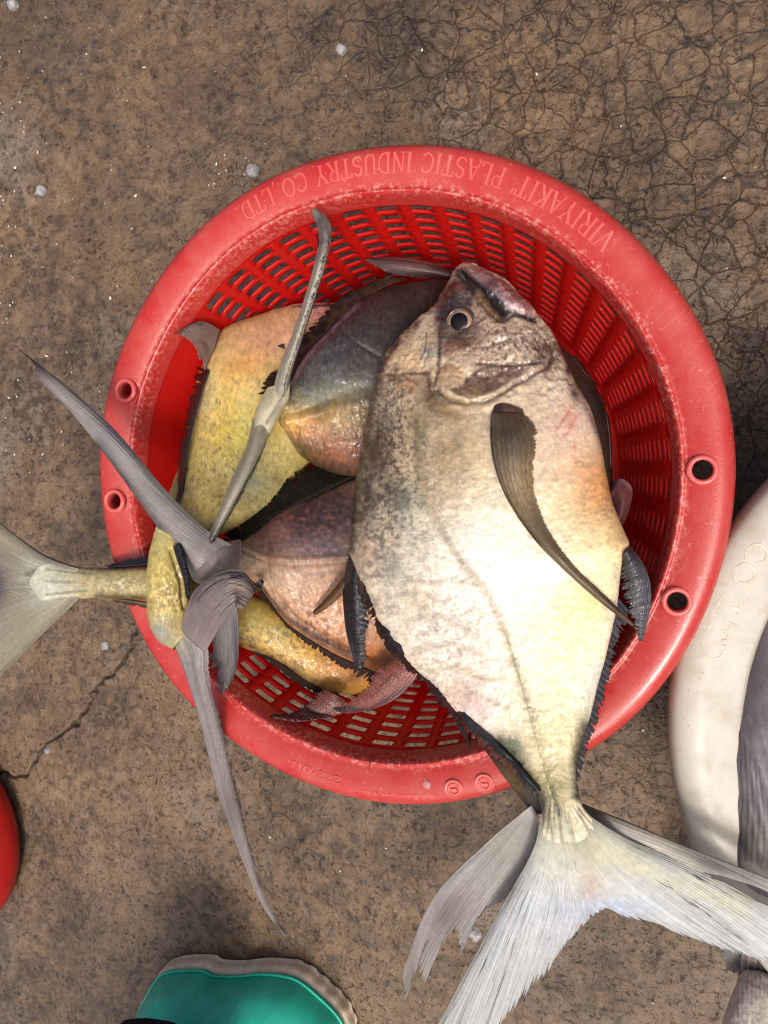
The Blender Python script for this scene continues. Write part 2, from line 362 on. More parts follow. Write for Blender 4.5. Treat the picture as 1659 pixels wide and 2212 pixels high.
# ------------------------------------------------------------------ the floor: one sheet, dense where the picture looks
def axis_lines(lo, hi, step, far):
    d = list(np.arange(lo, hi + step / 2, step)); g = []; x = step
    while x < far: x *= 1.6; g.append(x)
    return np.array([lo - a for a in g[::-1]] + d + [hi + a for a in g])
CRACK = [(-60, 1690), (0, 1675), (50, 1678), (72, 1650), (100, 1610), (130, 1590), (165, 1560), (185, 1530), (205, 1490), (235, 1465), (262, 1440), (275, 1400), (292, 1370), (330, 1330)]
xs = axis_lines(-0.34, 0.42, 0.0017, 6); ys = axis_lines(-0.42, 0.42, 0.0017, 6)
_cb = W(np.array([-40., 340.]), np.array([1700., 1320.]), np.zeros(2))
def dense(a, lo, hi, st=0.0007): return np.sort(np.r_[a[(a < lo) | (a > hi)], np.arange(lo, hi, st)])
xs = dense(xs, _cb[0, 0], _cb[1, 0]); ys = dense(ys, _cb[0, 1], _cb[1, 1])
gx, gy = np.meshgrid(xs, ys, indexing='ij'); gp = np.stack([gx, gy, np.zeros_like(gx)], -1)
u, v = UV(gp); near = (gx > -0.36) & (gx < 0.44) & (gy > -0.44) & (gy < 0.44)
dn = NZ[2].fbm(gx * 60, gy * 60, 5); lump = NZ[3].fbm(gx * 22, gy * 22, 4)
u2 = u + 16 * (NZ[4](u / 14, v / 14) - 0.5); v2 = v + 16 * (NZ[5](u / 14, v / 14) - 0.5)
cd, _ = seg_dist(u2, v2, CRACK); ck = np.exp(-(cd / (1.6 + 2.2 * NZ[1](u / 22, v / 22))) ** 2) * near
gp[..., 2] = np.where(near, (lump - 0.5) * 0.0016 + (dn - 0.5) * 0.0018 - 0.003 * ck, 0) - 0.0006
fc = np.ones(gx.shape + (3,)); fc *= (1 - 0.85 * ck)[..., None]
lowmot = NZ[6].fbm(gx * 11, gy * 11, 4)[..., None]; fc *= 0.33 + 0.84 * lowmot
def stain(cx, cy, rx, ry, col, al):
    m = np.exp(-(((u - cx) / rx) ** 2 + ((v - cy) / ry) ** 2)) * al * (0.5 + dn)
    global fc; fc = fc * (1 - m[..., None]) + fc * np.array(col) * m[..., None]
stain(430, 220, 110, 80, (0.55, 0.5, 0.5), 0.8); stain(55, 1510, 26, 24, (0.35, 0.3, 0.3), 1.0); stain(690, 60, 50, 40, (0.5, 0.45, 0.45), 0.8)
stain(130, 1740, 120, 130, (1.25, 1.3, 1.4), 0.8); stain(1080, 130, 120, 90, (1.2, 1.15, 1.1), 0.7); stain(1580, 160, 60, 40, (1.5, 1.5, 1.55), 0.8)
stain(1300, 300, 130, 90, (0.8, 0.76, 0.72), 0.7); stain(300, 1560, 140, 60, (0.85, 0.8, 0.8), 0.6); stain(850, 1900, 140, 60, (0.78, 0.75, 0.72), 0.6); stain(1400, 2150, 160, 100, (0.8, 0.78, 0.74), 0.6)
stain(1110, 270, 150, 70, (1.5, 1.5, 1.5), 0.9); stain(1090, 90, 120, 60, (1.5, 1.5, 1.5), 0.8); stain(60, 430, 70, 90, (1.4, 1.45, 1.55), 0.7); stain(1540, 470, 120, 90, (.75, .72, .7), .8); stain(960, 1990, 90, 60, (1.25, 1.25, 1.3), .6); stain(420, 2000, 60, 60, (1.2, 1.2, 1.22), .6)
fl = obj('floor', gp.reshape(-1, 3), grid_faces(len(xs), len(ys)), CONC, None, fc.reshape(-1, 3)); fl['kind'] = 'structure'

# ------------------------------------------------------------------ round plastic baskets
RIM_PROFILE = [(.1588, .0930), (.1600, .0990), (.1602, .1060), (.1592, .1108), (.1566, .1140), (.1530, .1150), (.1480, .1146), (.1430, .1134),
               (.1400, .1124), (.1390, .1130), (.1379, .1128), (.1368, .1104), (.1357, .1060), (.1345, .1020),
               (.1358, .1020), (.1372, .1060), (.1392, .1092), (.1430, .1108), (.1480, .1121), (.1530, .1125), (.1556, .1113), (.1573, .1085), (.1577, .1000), (.1563, .0930)]
def rim_z(r):
    p = RIM_PROFILE[4:11][::-1]; return float(np.interp(r, [a for a, _ in p], [b for _, b in p]))
def fine_profile(pr, n=3):
    p = np.array(pr); out = []
    for i in range(len(p)):
        a, b, c, d = p[i - 1], p[i], p[(i + 1) % len(p)], p[(i + 2) % len(p)]
        for k in range(n):
            t = k / n; out.append(0.5 * (2 * b + (c - a) * t + (2 * a - 5 * b + 4 * c - d) * t * t + (3 * b - a - 3 * c + d) * t ** 3))
    return np.array(out)
def cut_holes(o, centres, r):
    bm = bmesh.new()
    for c in centres:
        ret = bmesh.ops.create_cone(bm, cap_ends=True, segments=40, radius1=r, radius2=r, depth=0.05)
        bmesh.ops.translate(bm, verts=ret['verts'], vec=c)
    me = bpy.data.meshes.new('cutter'); bm.to_mesh(me); bm.free(); co = bpy.data.objects.new('cutter', me); COL.objects.link(co)
    co.location = o.matrix_world.translation if o.parent is None else (0, 0, 0)
    md = o.modifiers.new('cut', 'BOOLEAN'); md.operation = 'DIFFERENCE'; md.solver = 'EXACT'; md.object = co
    bpy.context.view_layer.update()
    new = bpy.data.meshes.new_from_object(o.evaluated_get(bpy.context.evaluated_depsgraph_get()))
    o.modifiers.clear(); o.data = new; bpy.data.objects.remove(co)
WT, WB = (.1345, .1020), (.1120, .0050)
def wall_r(z): return WB[0] + (WT[0] - WB[0]) * (np.clip(z, 0, .2) - WB[1]) / (WT[1] - WB[1])
def slotted_wall(ncol, rows, plain, side_thick=0.0011, th0=0.0):
    """basket wall with real slots: rounded openings bridged through the wall's thickness"""
    bm = bmesh.new(); cache = {}
    def vert(th, t, s):
        key = (round(th * 20000) % round(2 * math.pi * 20000), round(t * 20000), s)
        if key not in cache:
            r = WT[0] + (WB[0] - WT[0]) * t + s * side_thick; z = WT[1] + (WB[1] - WT[1]) * t
            cache[key] = bm.verts.new((r * math.cos(th), r * math.sin(th), z))
        return cache[key]
    def quad(a, b, c, d):
        try: bm.faces.new((a, b, c, d))
        except ValueError: pass
    cw = 2 * math.pi / ncol; N = 6; tg = 1.0 / rows
    for c in range(ncol):
        a0 = th0 + c * cw; mid = math.degrees(a0 + cw / 2) % 360; is_plain = any(lo <= mid <= hi for lo, hi in plain)
        for rr in range(rows):
            t0 = rr * tg; ths = [a0 + cw * k / N for k in range(N + 1)]; tt = [t0, t0 + tg / 2, t0 + tg]
            if is_plain or rr == rows - 1:
                for s in (0, 1):
                    for k in range(N):
                        for j in range(2):
                            q = [vert(ths[k], tt[j], s), vert(ths[k], tt[j + 1], s), vert(ths[k + 1], tt[j + 1], s), vert(ths[k + 1], tt[j], s)]
                            quad(*(q if s else q[::-1]))
                continue
            outer = [(ths[k], t0) for k in range(N)] + [(ths[N], t0), (ths[N], tt[1])] + [(ths[N - k], tt[2]) for k in range(N)] + [(ths[0], tt[2]), (ths[0], tt[1])]
            inner = []
            for th, t in outer:
                x = (th - a0) / cw * 2 - 1; y = (t - t0) / tg * 2 - 1          # -1..1
                hx, hy = 0.68, 0.60
                px, py = x * hx, y * hy
                cxr = 0.14
                if abs(x) > 0.6 and abs(y) > 0.9: px = math.copysign(hx - (0.0 if abs(x) < 0.99 else cxr * 0.55), x); py = y * hy * (1.0 if abs(x) < 0.99 else 0.72)
                inner.append((a0 + (px + 1) / 2 * cw, t0 + (py + 1) / 2 * tg))
            n = len(outer); IV = {}
            for s in (0, 1):
                iv = [vert(*p, s) for p in inner]; ov = [vert(*p, s) for p in outer]; IV[s] = iv
                for k in range(n):
                    q = (ov[k], ov[(k + 1) % n], iv[(k + 1) % n], iv[k]); quad(*(q if s == 0 else q[::-1]))
            for k in range(n): quad(IV[0][k], IV[0][(k + 1) % n], IV[1][(k + 1) % n], IV[1][k])
    me = bpy.data.meshes.new('wall'); bm.normal_update(); bm.to_mesh(me); bm.free()
    return me
# serif capitals as strokes: (points, half width) on a unit-high sheet
def _arc(cx, cy, rx, ry, a0, a1, n=10): return [(cx + rx * math.cos(rad(a)), cy + ry * math.sin(rad(a))) for a in np.linspace(a0, a1, n)]
TK, TN = 0.085, 0.045
def ser(*pts): return [([(x - .13, y), (x + .13, y)], .03) for x, y in pts]
GLY = {
 'V': (.78, [([(.1, 1), (.39, 0)], TK), ([(.39, 0), (.68, 1)], TN)] + ser((.1, 1), (.68, 1))),
 'I': (.42, [([(.21, 0), (.21, 1)], TK)] + ser((.21, 0), (.21, 1))),
 'R': (.74, [([(.18, 0), (.18, 1)], TK), ([(.18, 1), (.4, 1)] + _arc(.4, .76, .2, .24, 80, -80) + [(.18, .52)], TN), ([(.38, .5), (.66, 0)], TK)] + ser((.18, 0), (.18, 1), (.66, 0))),
 'Y': (.78, [([(.1, 1), (.39, .48)], TK), ([(.68, 1), (.39, .48)], TN), ([(.39, .5), (.39, 0)], TK)] + ser((.1, 1), (.68, 1), (.39, 0))),
 'A': (.78, [([(.1, 0), (.39, 1)], TN), ([(.39, 1), (.68, 0)], TK), ([(.22, .36), (.56, .36)], TN)] + ser((.1, 0), (.68, 0))),
 'K': (.76, [([(.18, 0), (.18, 1)], TK), ([(.62, 1), (.2, .45)], TN), ([(.3, .56), (.64, 0)], TK)] + ser((.18, 0), (.18, 1), (.62, 1), (.64, 0))),
 'T': (.72, [([(.36, 0), (.36, 1)], TK), ([(.04, 1), (.68, 1)], TN), ([(.05, 1), (.05, .78)], TN), ([(.67, 1), (.67, .78)], TN)] + ser((.36, 0))),
 'P': (.7, [([(.18, 0), (.18, 1)], TK), ([(.18, 1), (.4, 1)] + _arc(.4, .74, .2, .26, 80, -80) + [(.18, .48)], TN)] + ser((.18, 0), (.18, 1))),
 'L': (.66, [([(.18, 0), (.18, 1)], TK), ([(.1, 0), (.6, 0)], TN), ([(.6, 0), (.6, .24)], TN)] + ser((.18, 1))),
 'S': (.64, [(_arc(.32, .75, .21, .23, 20, 250, 12) + _arc(.32, .26, .23, .25, 80, -160, 12), .065)]),
 'C': (.76, [(_arc(.42, .5, .32, .48, 45, 315, 18), .06), ([(.64, .95), (.64, .72)], TN)]),
 'N': (.8, [([(.14, 0), (.14, 1)], TN), ([(.14, 1), (.64, 0)], TK), ([(.64, 0), (.64, 1)], TN)] + ser((.14, 0), (.64, 1))),
 'D': (.8, [([(.18, 0), (.18, 1)], TK), ([(.1, 1), (.36, 1)] + _arc(.36, .5, .32, .5, 85, -85, 14) + [(.1, 0)], TN)]),
 'U': (.8, [([(.16, 1), (.16, .3)] + _arc(.4, .28, .24, .28, 180, 360, 10) + [(.64, 1)], .06)] + ser((.16, 1), (.64, 1))),
 'O': (.82, [(_arc(.41, .5, .32, .48, 0, 360, 24), .06)]),
 'M': (.95, [([(.14, 0), (.16, 1)], TN), ([(.16, 1), (.47, .1)], TK), ([(.47, .1), (.78, 1)], TN), ([(.78, 1), (.8, 0)], TK)] + ser((.14, 0), (.8, 0))),
 'E': (.66, [([(.18, 0), (.18, 1)], TK), ([(.1, 1), (.58, 1)], TN), ([(.18, .52), (.45, .52)], TN), ([(.1, 0), (.6, 0)], TN)]),
 'H': (.82, [([(.18, 0), (.18, 1)], TK), ([(.64, 0), (.64, 1)], TK), ([(.18, .5), (.64, .5)], TN)] + ser((.18, 0), (.18, 1), (.64, 0), (.64, 1))),
 '.': (.3, [([(.12, .04), (.2, .04)], .06)]), ',': (.3, [([(.18, .06), (.1, -.16)], .06)]), "'": (.3, [([(.18, 1.0), (.12, .78)], .06)]),
 '1': (.5, [([(.12, .82), (.26, 1), (.26, 0)], .06)]), '0': (.66, [(_arc(.33, .5, .24, .48, 0, 360, 20), .06)]),
 '2': (.62, [(_arc(.3, .74, .2, .24, 160, -30, 10) + [(.08, .02), (.56, .02)], .06)]), '-': (.4, [([(.08, .45), (.32, .45)], .05)]), ' ': (.45, [])}
def letters(parent, centre, text, th0, th1, rbase, height, raise_, mat, zfun, scale=1.0):
    """raised letters set round a rim, tops towards the middle"""
    total = sum(GLY[c][0] for c in text); adv = (th1 - th0) / total; th = th0
    for ch in text:
        wd, strokes = GLY[ch]; V = []; Fs = []
        for pts, hw in strokes:
            p = np.array(pts, float); d = np.gradient(p, axis=0); d /= np.linalg.norm(d, axis=1, keepdims=True) + 1e-9; nn = np.c_[-d[:, 1], d[:, 0]]
            b = len(V); prof = [(-1.25, -0.3), (-0.75, 1), (0.75, 1), (1.25, -0.3)]
            p[0] -= d[0] * 0.02; p[-1] += d[-1] * 0.02
            for q, m in zip(p, nn):
                for k, e in prof:
                    x, y = q + m * hw * k; r = rbase - y * height * scale; a = th + x * adv
                    V.append((centre[0] + r * math.cos(a), centre[1] + r * math.sin(a), zfun(r) + e * raise_ + centre[2]))
            for i in range(len(p) - 1):
                for k in range(3): Fs.append((b + 4 * i + k, b + 4 * i + 4 + k, b + 4 * i + 5 + k, b + 4 * i + 1 + k))
            e = b + 4 * (len(p) - 1); Fs += [(b, b + 1, b + 2, b + 3), (e + 3, e + 2, e + 1, e)]
        if V: obj('raised_letter' if ch.isalpha() else 'raised_mark', V, Fs, mat, parent, smooth=False)
        th += wd * adv
def ang(uu, vv, z=0.1145):
    p = W(uu, vv, z); return math.atan2(p[1], p[0])

basket = thing('plastic_basket', 'round red plastic basket with slotted wall and lettered rim, full of fish', 'basket', (0, 0, 0))
V, Fc = lathe(fine_profile(RIM_PROFILE), 300); V[:, 2] += 0.0
rt = np.arctan2(V[:, 1], V[:, 0]); wob = 0.0005 * np.sin(3 * rt + 1) + 0.0004 * np.sin(7 * rt); rr = np.hypot(V[:, 0], V[:, 1])
V[:, :2] *= (1 + wob / rr)[:, None]
rim = obj('rim', V, Fc, RED_RIM, basket)
bosses = []
for (bu, bv) in ((270, 843), (247, 1082), (1518, 1015), (1463, 1300)):
    p = W(bu, bv, 0.1148); r = np.hypot(p[0], p[1]); p = p * (min(r, 0.1497) / r) if r > 0.1497 else p; bosses.append((p[0], p[1], rim_z(np.hypot(p[0], p[1]))))
cut_holes(rim, bosses, 0.0046)
for bx, by, bz in bosses:
    nrm = 0.0
    pr = [(.0042, -.0065), (.0042, .0004), (.0046, .0012), (.0054, .0014), (.0063, .0010), (.0068, -.0010), (.0060, -.0010), (.0052, -.0065)]
    Vb, Fb = lathe(pr, 36, True, (bx, by, bz)); obj('hole_boss', Vb, Fb, RED_EMB, basket)
wm = slotted_wall(48, 12, [(138, 226), (300, 340)], th0=rad(2))
wm.polygons.foreach_set('use_smooth', np.ones(len(wm.polygons), bool)); wm.materials.append(RED)
wo_ = bpy.data.objects.new('wall', wm); COL.objects.link(wo_); wo_.parent = basket
Vb, Fb = lathe([(.0, .0060), (.06, .0062), (.1118, .0062), (.1145, .0045), (.1145, .0012), (.1100, .0008), (.06, .0026), (.0, .0026)], 96, False)
obj('base', Vb, Fb, RED, basket)
letters(basket, (0, 0, 0), "VIRIYAKIT' PLASTIC INDUSTRY CO.,LTD.", ang(1313, 535), ang(512, 462), .1537, .0086, .0006, RED_EMB, rim_z)
letters(basket, (0, 0, 0), "MADE IN THAILAND", ang(766, 1708), ang(950, 1716), .1556, .0027, .0003, RED_EMB, rim_z)
letters(basket, (0, 0, 0), "110-222", ang(628, 1648), ang(738, 1684), .1520, .0034, .0004, RED_EMB, rim_z)
for cu, cv in ((981, 1704), (1047, 1692)):
    c = W(cu, cv, .1149); c[2] = rim_z(min(np.hypot(c[0], c[1]), .1565)); pr = [(.0, .0002), (.0014, .0003), (.0021, .0003), (.0024, .0010), (.0029, .0010), (.0032, .0003), (.0040, .0003), (.0043, .0010), (.0047, .0008), (.0049, -.002)]
    Vb, Fb = lathe(pr, 32, False, tuple(c)); md = obj('date_stamp', Vb, Fb, RED_EMB, basket)
    q = np.array([(-.0016, -.0003), (.0004, -.0003), (.0004, -.0009), (.0018, 0), (.0004, .0009), (.0004, .0003), (-.0016, .0003)])
    Va = [(c[0] + x, c[1] + y, c[2] + .0002) for x, y in q] + [(c[0] + x, c[1] + y, c[2] + .0012) for x, y in q]; k = len(q)
    obj('arrow', Va, [tuple(range(k, 2 * k))] + [(i, (i + 1) % k, (i + 1) % k + k, i + k) for i in range(k)], RED_EMB, md, smooth=False)

# ------------------------------------------------------------------ fish builders
def inside_wall(P):
    """squeeze flesh that would pass through the basket wall back inside it"""
    r = np.hypot(P[..., 0], P[..., 1]); lim = wall_r(P[..., 2]) - 0.0012
    lim = np.where(P[..., 2] > .0985, .134 + (P[..., 2] - .0985) * 0.35, lim); k = np.where((P[..., 2] < .113) & (r > lim) & (r < .1375), lim / np.maximum(r, 1e-6), 1.0)
    P = P.copy(); P[..., :2] *= k[..., None]; return P
def lift(u, v, z):
    """height at which a point of a fish clears the inside of the basket wall"""
    u, v, z = (np.array(x, float) for x in (u, v, z))
    for _ in range(60):
        p = W(u, v, z); r = np.hypot(p[..., 0], p[..., 1]); lim = np.where(z > .0985, .134 + (z - .0985) * .3, wall_r(z)) - .0022
        bad = (z < .112) & (r > lim) & (r < .150)
        if not bad.any(): break
        z = np.where(bad, z + .0012, z)
    return z
def body(parent, st, mat, base, ops, seed, n=200, mt=110, mb=14, disp=None, power=0.9, confine=True, bottom=0.8, name='body', hatch=0.0, hang=80.0, wet=None):
    """st rows: Lu, Lv, Ru, Rv, z, half thickness [, roll dz on R]"""
    S = np.array([list(s) + [0] * (7 - len(s)) for s in st], float)
    S = spline(np.c_[(S[:, :2] + S[:, 2:4]) / 2, S], n)[:, 2:]
    zl, zr = S[:, 4] - S[:, 6] / 2, S[:, 4] + S[:, 6] / 2
    if confine:
        kern = np.hanning(n // 6 * 2 + 1); kern /= kern.sum(); pad = len(kern) // 2
        sm = lambda a: np.convolve(np.pad(a, pad, mode='edge'), kern, 'valid')
        zl, zr = zl + sm(lift(S[:, 0], S[:, 1], zl) - zl), zr + sm(lift(S[:, 2], S[:, 3], zr) - zr)
    L = W(S[:, 0], S[:, 1], zl); R = W(S[:, 2], S[:, 3], zr)
    mid = (L + R) / 2; tg = np.gradient(mid, axis=0); ac = R - L; up = np.cross(ac, tg); up /= np.linalg.norm(up, axis=1, keepdims=True) + 1e-12
    up = np.where(up[:, 2:3] < 0, -up, up); up = up * 0.5 + np.array([0, 0, 0.5]); up /= np.linalg.norm(up, axis=1, keepdims=True)
    ph = np.r_[np.linspace(0, math.pi, mt, endpoint=False), np.linspace(math.pi, 2 * math.pi, mb, endpoint=False)]
    x = -np.cos(ph); hh = np.where(ph <= math.pi, np.abs(np.sin(ph)) ** power, -bottom * np.abs(np.sin(ph)))
    P = mid[:, None] + 0.5 * ac[:, None] * x[None, :, None] + up[:, None] * (S[:, 5][:, None] * hh[None])[..., None]
    top = (ph > 0.02) & (ph < math.pi - 0.02)
    if disp is not None:
        N = gnormals(P, True); N = np.where(N[..., 2:3] < 0, -N, N) ; uu, vv = UV(P); d = disp(uu, vv) * top[None, :] * np.clip(np.sin(ph) * 4, 0, 1)[None]
        P = P + N * d[..., None]
    if confine: P = inside_wall(P)
    uu, vv = UV(P); C = paint(uu, vv, base, ops, seed, hatch, hang)
    uvx = np.stack(np.broadcast_arrays(np.linspace(0, 1, n)[:, None], (x * 0.5 + 0.5)[None]), -1)
    m = mt + mb; Vv = P.reshape(-1, 3); Cc = C.reshape(-1, 3); Uu = uvx.reshape(-1, 2); fcs = grid_faces(n, m, True); k = np.arange(m // 2 - 1)
    cap = np.stack([k, k + 1, m - 2 - k, m - 1 - k], -1); fcs = np.vstack([fcs, cap, cap[:, ::-1] + (n - 1) * m])
    o = obj(name, Vv, fcs, mat, parent, Cc, Uu, wet=None if wet is None else np.clip(wet(uu, vv), 0, 1).ravel())
    return o, P
def fin(parent, curves, base, ops, seed, mat=None, name='fin', nr=130, nk=22, rag=0.15, teeth=0.6, deep=0.04, thick=0.0006, ridge=0.00025, streak=0.2, wave=0.0, tip_dark=None, clear=0.5):
    """curves: polylines of (u, v, z) from the base of the fin to its free edge; rays run from curve to curve"""
    rs = np.random.RandomState(seed); C = np.stack([spline(np.array(c, float), nr) for c in curves])      # (k, nr, 3)
    e = rag * (0.35 * NZ[seed % 8].fbm(np.arange(nr) / 14.0, np.full(nr, seed * 3.7), 3) + teeth * rs.rand(nr) ** 2)
    cut = rs.rand(nr) < deep; e = e + cut * rs.rand(nr) * rag * 1.6; e[:2] *= 0.2; e[-2:] *= 0.2
    e = np.clip(e, 0, 0.85)
    kk = np.linspace(0, 1, nk); full = np.linspace(0, 1, 60)
    Q = np.stack([spl_par(C[:, i], 60) if len(curves) > 2 else C[0, i] * (1 - full[:, None]) + C[1, i] * full[:, None] for i in range(nr)])   # nr,60,3
    P = np.zeros((nr, nk, 3)); 
    for i in range(nr):
        t = kk * (1 - e[i])
        for d in range(3): P[i, :, d] = np.interp(t, full, Q[i, :, d])
    uu, vv = P[..., 0], P[..., 1]; X = W(uu, vv, lift(uu, vv, P[..., 2]))
    if wave: X[..., 2] += wave * (NZ[(seed + 2) % 8].fbm(uu / 60, vv / 60, 2) - 0.5)
    N = gnormals(X); N = np.where(N[..., 2:3] < 0, -N, N)
    X = X + N * (ridge * np.sin(np.arange(nr) * 1.9)[:, None] * np.sin(kk * 2.6)[None])[..., None]
    Cc = paint(uu, vv, base, ops, seed); st = 1 + streak * (NZ[seed % 8].fbm(np.arange(nr) / 2.5, np.full(nr, 5.5), 2) * 2 - 1)
    Cc = Cc * st[:, None, None]
    if tip_dark is not None:
        m = (kk ** 4)[None, :, None] * 0.8; Cc = Cc * (1 - m) + lin(tip_dark) * m
    tk = thick * (1 - 0.75 * kk)[None, :, None] * np.ones((nr, 1, 1)); A = X + N * tk; B = X - N * tk
    na = nr * nk; Vv = np.vstack([A.reshape(-1, 3), B.reshape(-1, 3)]); f1 = grid_faces(nr, nk); f2 = grid_faces(nr, nk, False, True) + na
    ed = []
    idx = np.arange(na).reshape(nr, nk); loop = np.r_[idx[:, 0], idx[-1, 1:], idx[::-1, -1][1:], idx[0, ::-1][1:]]
    a = loop[:-1]; b = loop[1:]; ed = np.stack([a, b, b + na, a + na], -1)
    uvx = np.stack(np.broadcast_arrays(np.linspace(0, 1, nr)[:, None], kk[None]), -1).reshape(-1, 2)
    al = 1 - clear * (kk ** 2.2)[None, :] * (0.35 + 1.0 * NZ[(seed + 1) % 8].fbm(np.arange(nr) / 3.0, np.full(nr, 8.1), 2))[:, None] if mat in (None, FIN) else np.ones((nr, nk))
    o = obj(name, Vv, np.vstack([f1, f2, ed]), mat or FIN, parent, np.vstack([Cc.reshape(-1, 3)] * 2), np.vstack([uvx] * 2), wet=np.tile(np.clip(al, .3, 1).ravel(), 2))
    return o
def edge_fin(parent, inner, outer, base, seed, mat=None, name='dorsal_fin', nr=90, rag=0.55, ops=(), **k):
    return fin(parent, [inner, outer], base, list(ops), seed, mat or FIN_WET, name, nr=nr, nk=8, rag=rag, teeth=1.0, deep=0.1, ridge=0.0, **k)
def z3(pts, z0, z1=None):
    z1 = z0 if z1 is None else z1; n = len(pts); return [(p[0], p[1], z0 + (z1 - z0) * i / (n - 1)) if len(p) == 2 else p for i, p in enumerate(pts)]
def eye(parent, uu, vv, z, rpx, nrm=(0, 0, 1)):
    c = W(uu, vv, z); s = (CL[2] - z) / F * 1.06; r = rpx * s
    def dome(name, r0, h, mat, lift, par, dx=0, dy=0):
        pr = [(r0 * math.sin(a), h * math.cos(a)) for a in np.linspace(0, math.pi / 2, 9)] + [(r0, -0.002)]
        Vv, Ff = lathe(pr, 40, False, (c[0] + dx, c[1] + dy, c[2] + lift)); return obj(name, Vv, Ff, mat, par)
    e = dome('eye', r, 0.0019, IRIS, 0, parent); dome('pupil', r * 0.70, 0.0008, PUPIL, 0.0013, e, -r * .04, r * .04)
    Vv, Ff = lathe([(r * 0.97, .0002), (r * 1.04, .0007), (r * 1.13, .0006), (r * 1.26, -.0008)], 40, False, tuple(c)); obj('eyelid', Vv, Ff, LID, e)
    return e
IRIS = simple_material('pale_iris', rgb(158, 124, 102), 0.25, 0.4, 300, 0.1, 0.4, 0.5)
PUPIL = simple_material('dark_pupil', rgb(14, 10, 16), 0.15, 0.1, 200, 0.35, 0.15, 0.15)
LID = simple_material('eye_socket_skin', rgb(58, 40, 34), 0.2, 0.4, 300, 0.5, 0.5, 0.8)

# ------------------------------------------------------------------ A: the big silver fish on top of the pile
PILE = 'flat silver fish heaped in the red basket'
A = thing('flat_fish', 'large silver fish on top of the pile, one eye and gill cover facing up', 'fish', tuple(W(1060, 1130, .10)), PILE)
AX0, AXD = np.array([1003., 572.]), np.array([0.172, 0.985]); AXN = np.array([0.985, -0.172])
AL = [(1000, 575), (985, 582), (967, 618), (949, 658), (925, 682), (902, 698), (862, 738), (832, 773), (815, 818), (797, 893), (782, 978), (772, 1038), (764, 1113), (757, 1188), (772, 1228), (792, 1273), (817, 1333), (847, 1383), (892, 1438), (932, 1472), (972, 1518), (1012, 1560), (1062, 1606), (1094, 1640), (1125, 1675), (1158, 1712), (1174, 1748), (1172, 1775), (1170, 1805), (1192, 1845), (1225, 1872)]
AR = [(1010, 573), (1030, 575), (1047, 583), (1097, 608), (1127, 643), (1167, 683), (1197, 723), (1222, 778), (1247, 833), (1277, 883), (1297, 953), (1309, 1018), (1322, 1083), (1347, 1143), (1362, 1180), (1349, 1205), (1339, 1253), (1334, 1313), (1322, 1363), (1307, 1428), (1292, 1478), (1277, 1543), (1257, 1598), (1244, 1648), (1246, 1700), (1258, 1742), (1284, 1775), (1312, 1803), (1308, 1840), (1262, 1872)]
def axis_sections(l, r, ss, zf, tf, rollf=lambda s: 0):
    def pr(p): d = np.array(p) - AX0; return d @ AXD, d @ AXN
    a = np.array([pr(p) for p in l]); b = np.array([pr(p) for p in r]); out = []
    for s in ss:
        lo = np.interp(s, a[:, 0], a[:, 1]); hi = np.interp(s, b[:, 0], b[:, 1]); p = AX0 + AXD * s + AXN * lo; q = AX0 + AXD * s + AXN * hi
        out.append((p[0], p[1], q[0], q[1], zf(s), tf(s), rollf(s)))
    return out
azf = lambda s: float(np.interp(s, [0, 130, 400, 700, 1000, 1130, 1200, 1290], [.086, .094, .108, .116, .130, .137, .1394, .1404]))
atf = lambda s: float(np.interp(s, [0, 20, 80, 200, 400, 650, 850, 1000, 1120, 1180, 1210, 1240, 1290], [.004, .009, .015, .020, .0235, .0225, .017, .012, .008, .0062, .0046, .0026, .0004]))
ss = np.r_[0, 6, 14, 26, 42, np.arange(60, 1190, 22), 1200, 1220, 1240, 1260, 1280]
A_ST = axis_sections(AL, AR, ss, azf, atf)
GILL = [(942, 843), (958, 856), (972, 863), (1007, 871), (1047, 866), (1087, 850), (1127, 826), (1182, 793), (1196, 770)]
MOUTH = [(992, 588), (1022, 620), (1052, 650), (1082, 678), (1112, 672), (1147, 684)]
PREOP = [(950, 700), (949, 760), (946, 803), (938, 835)]
GL2 = [(1029, 785), (1080, 787), (1130, 786), (1178, 783)]
LATL = [(905, 830), (910, 900), (908, 980), (920, 1060), (945, 1130), (985, 1200), (1040, 1262), (1075, 1330), (1100, 1400), (1132, 1490), (1160, 1590), (1185, 1680), (1215, 1760)]
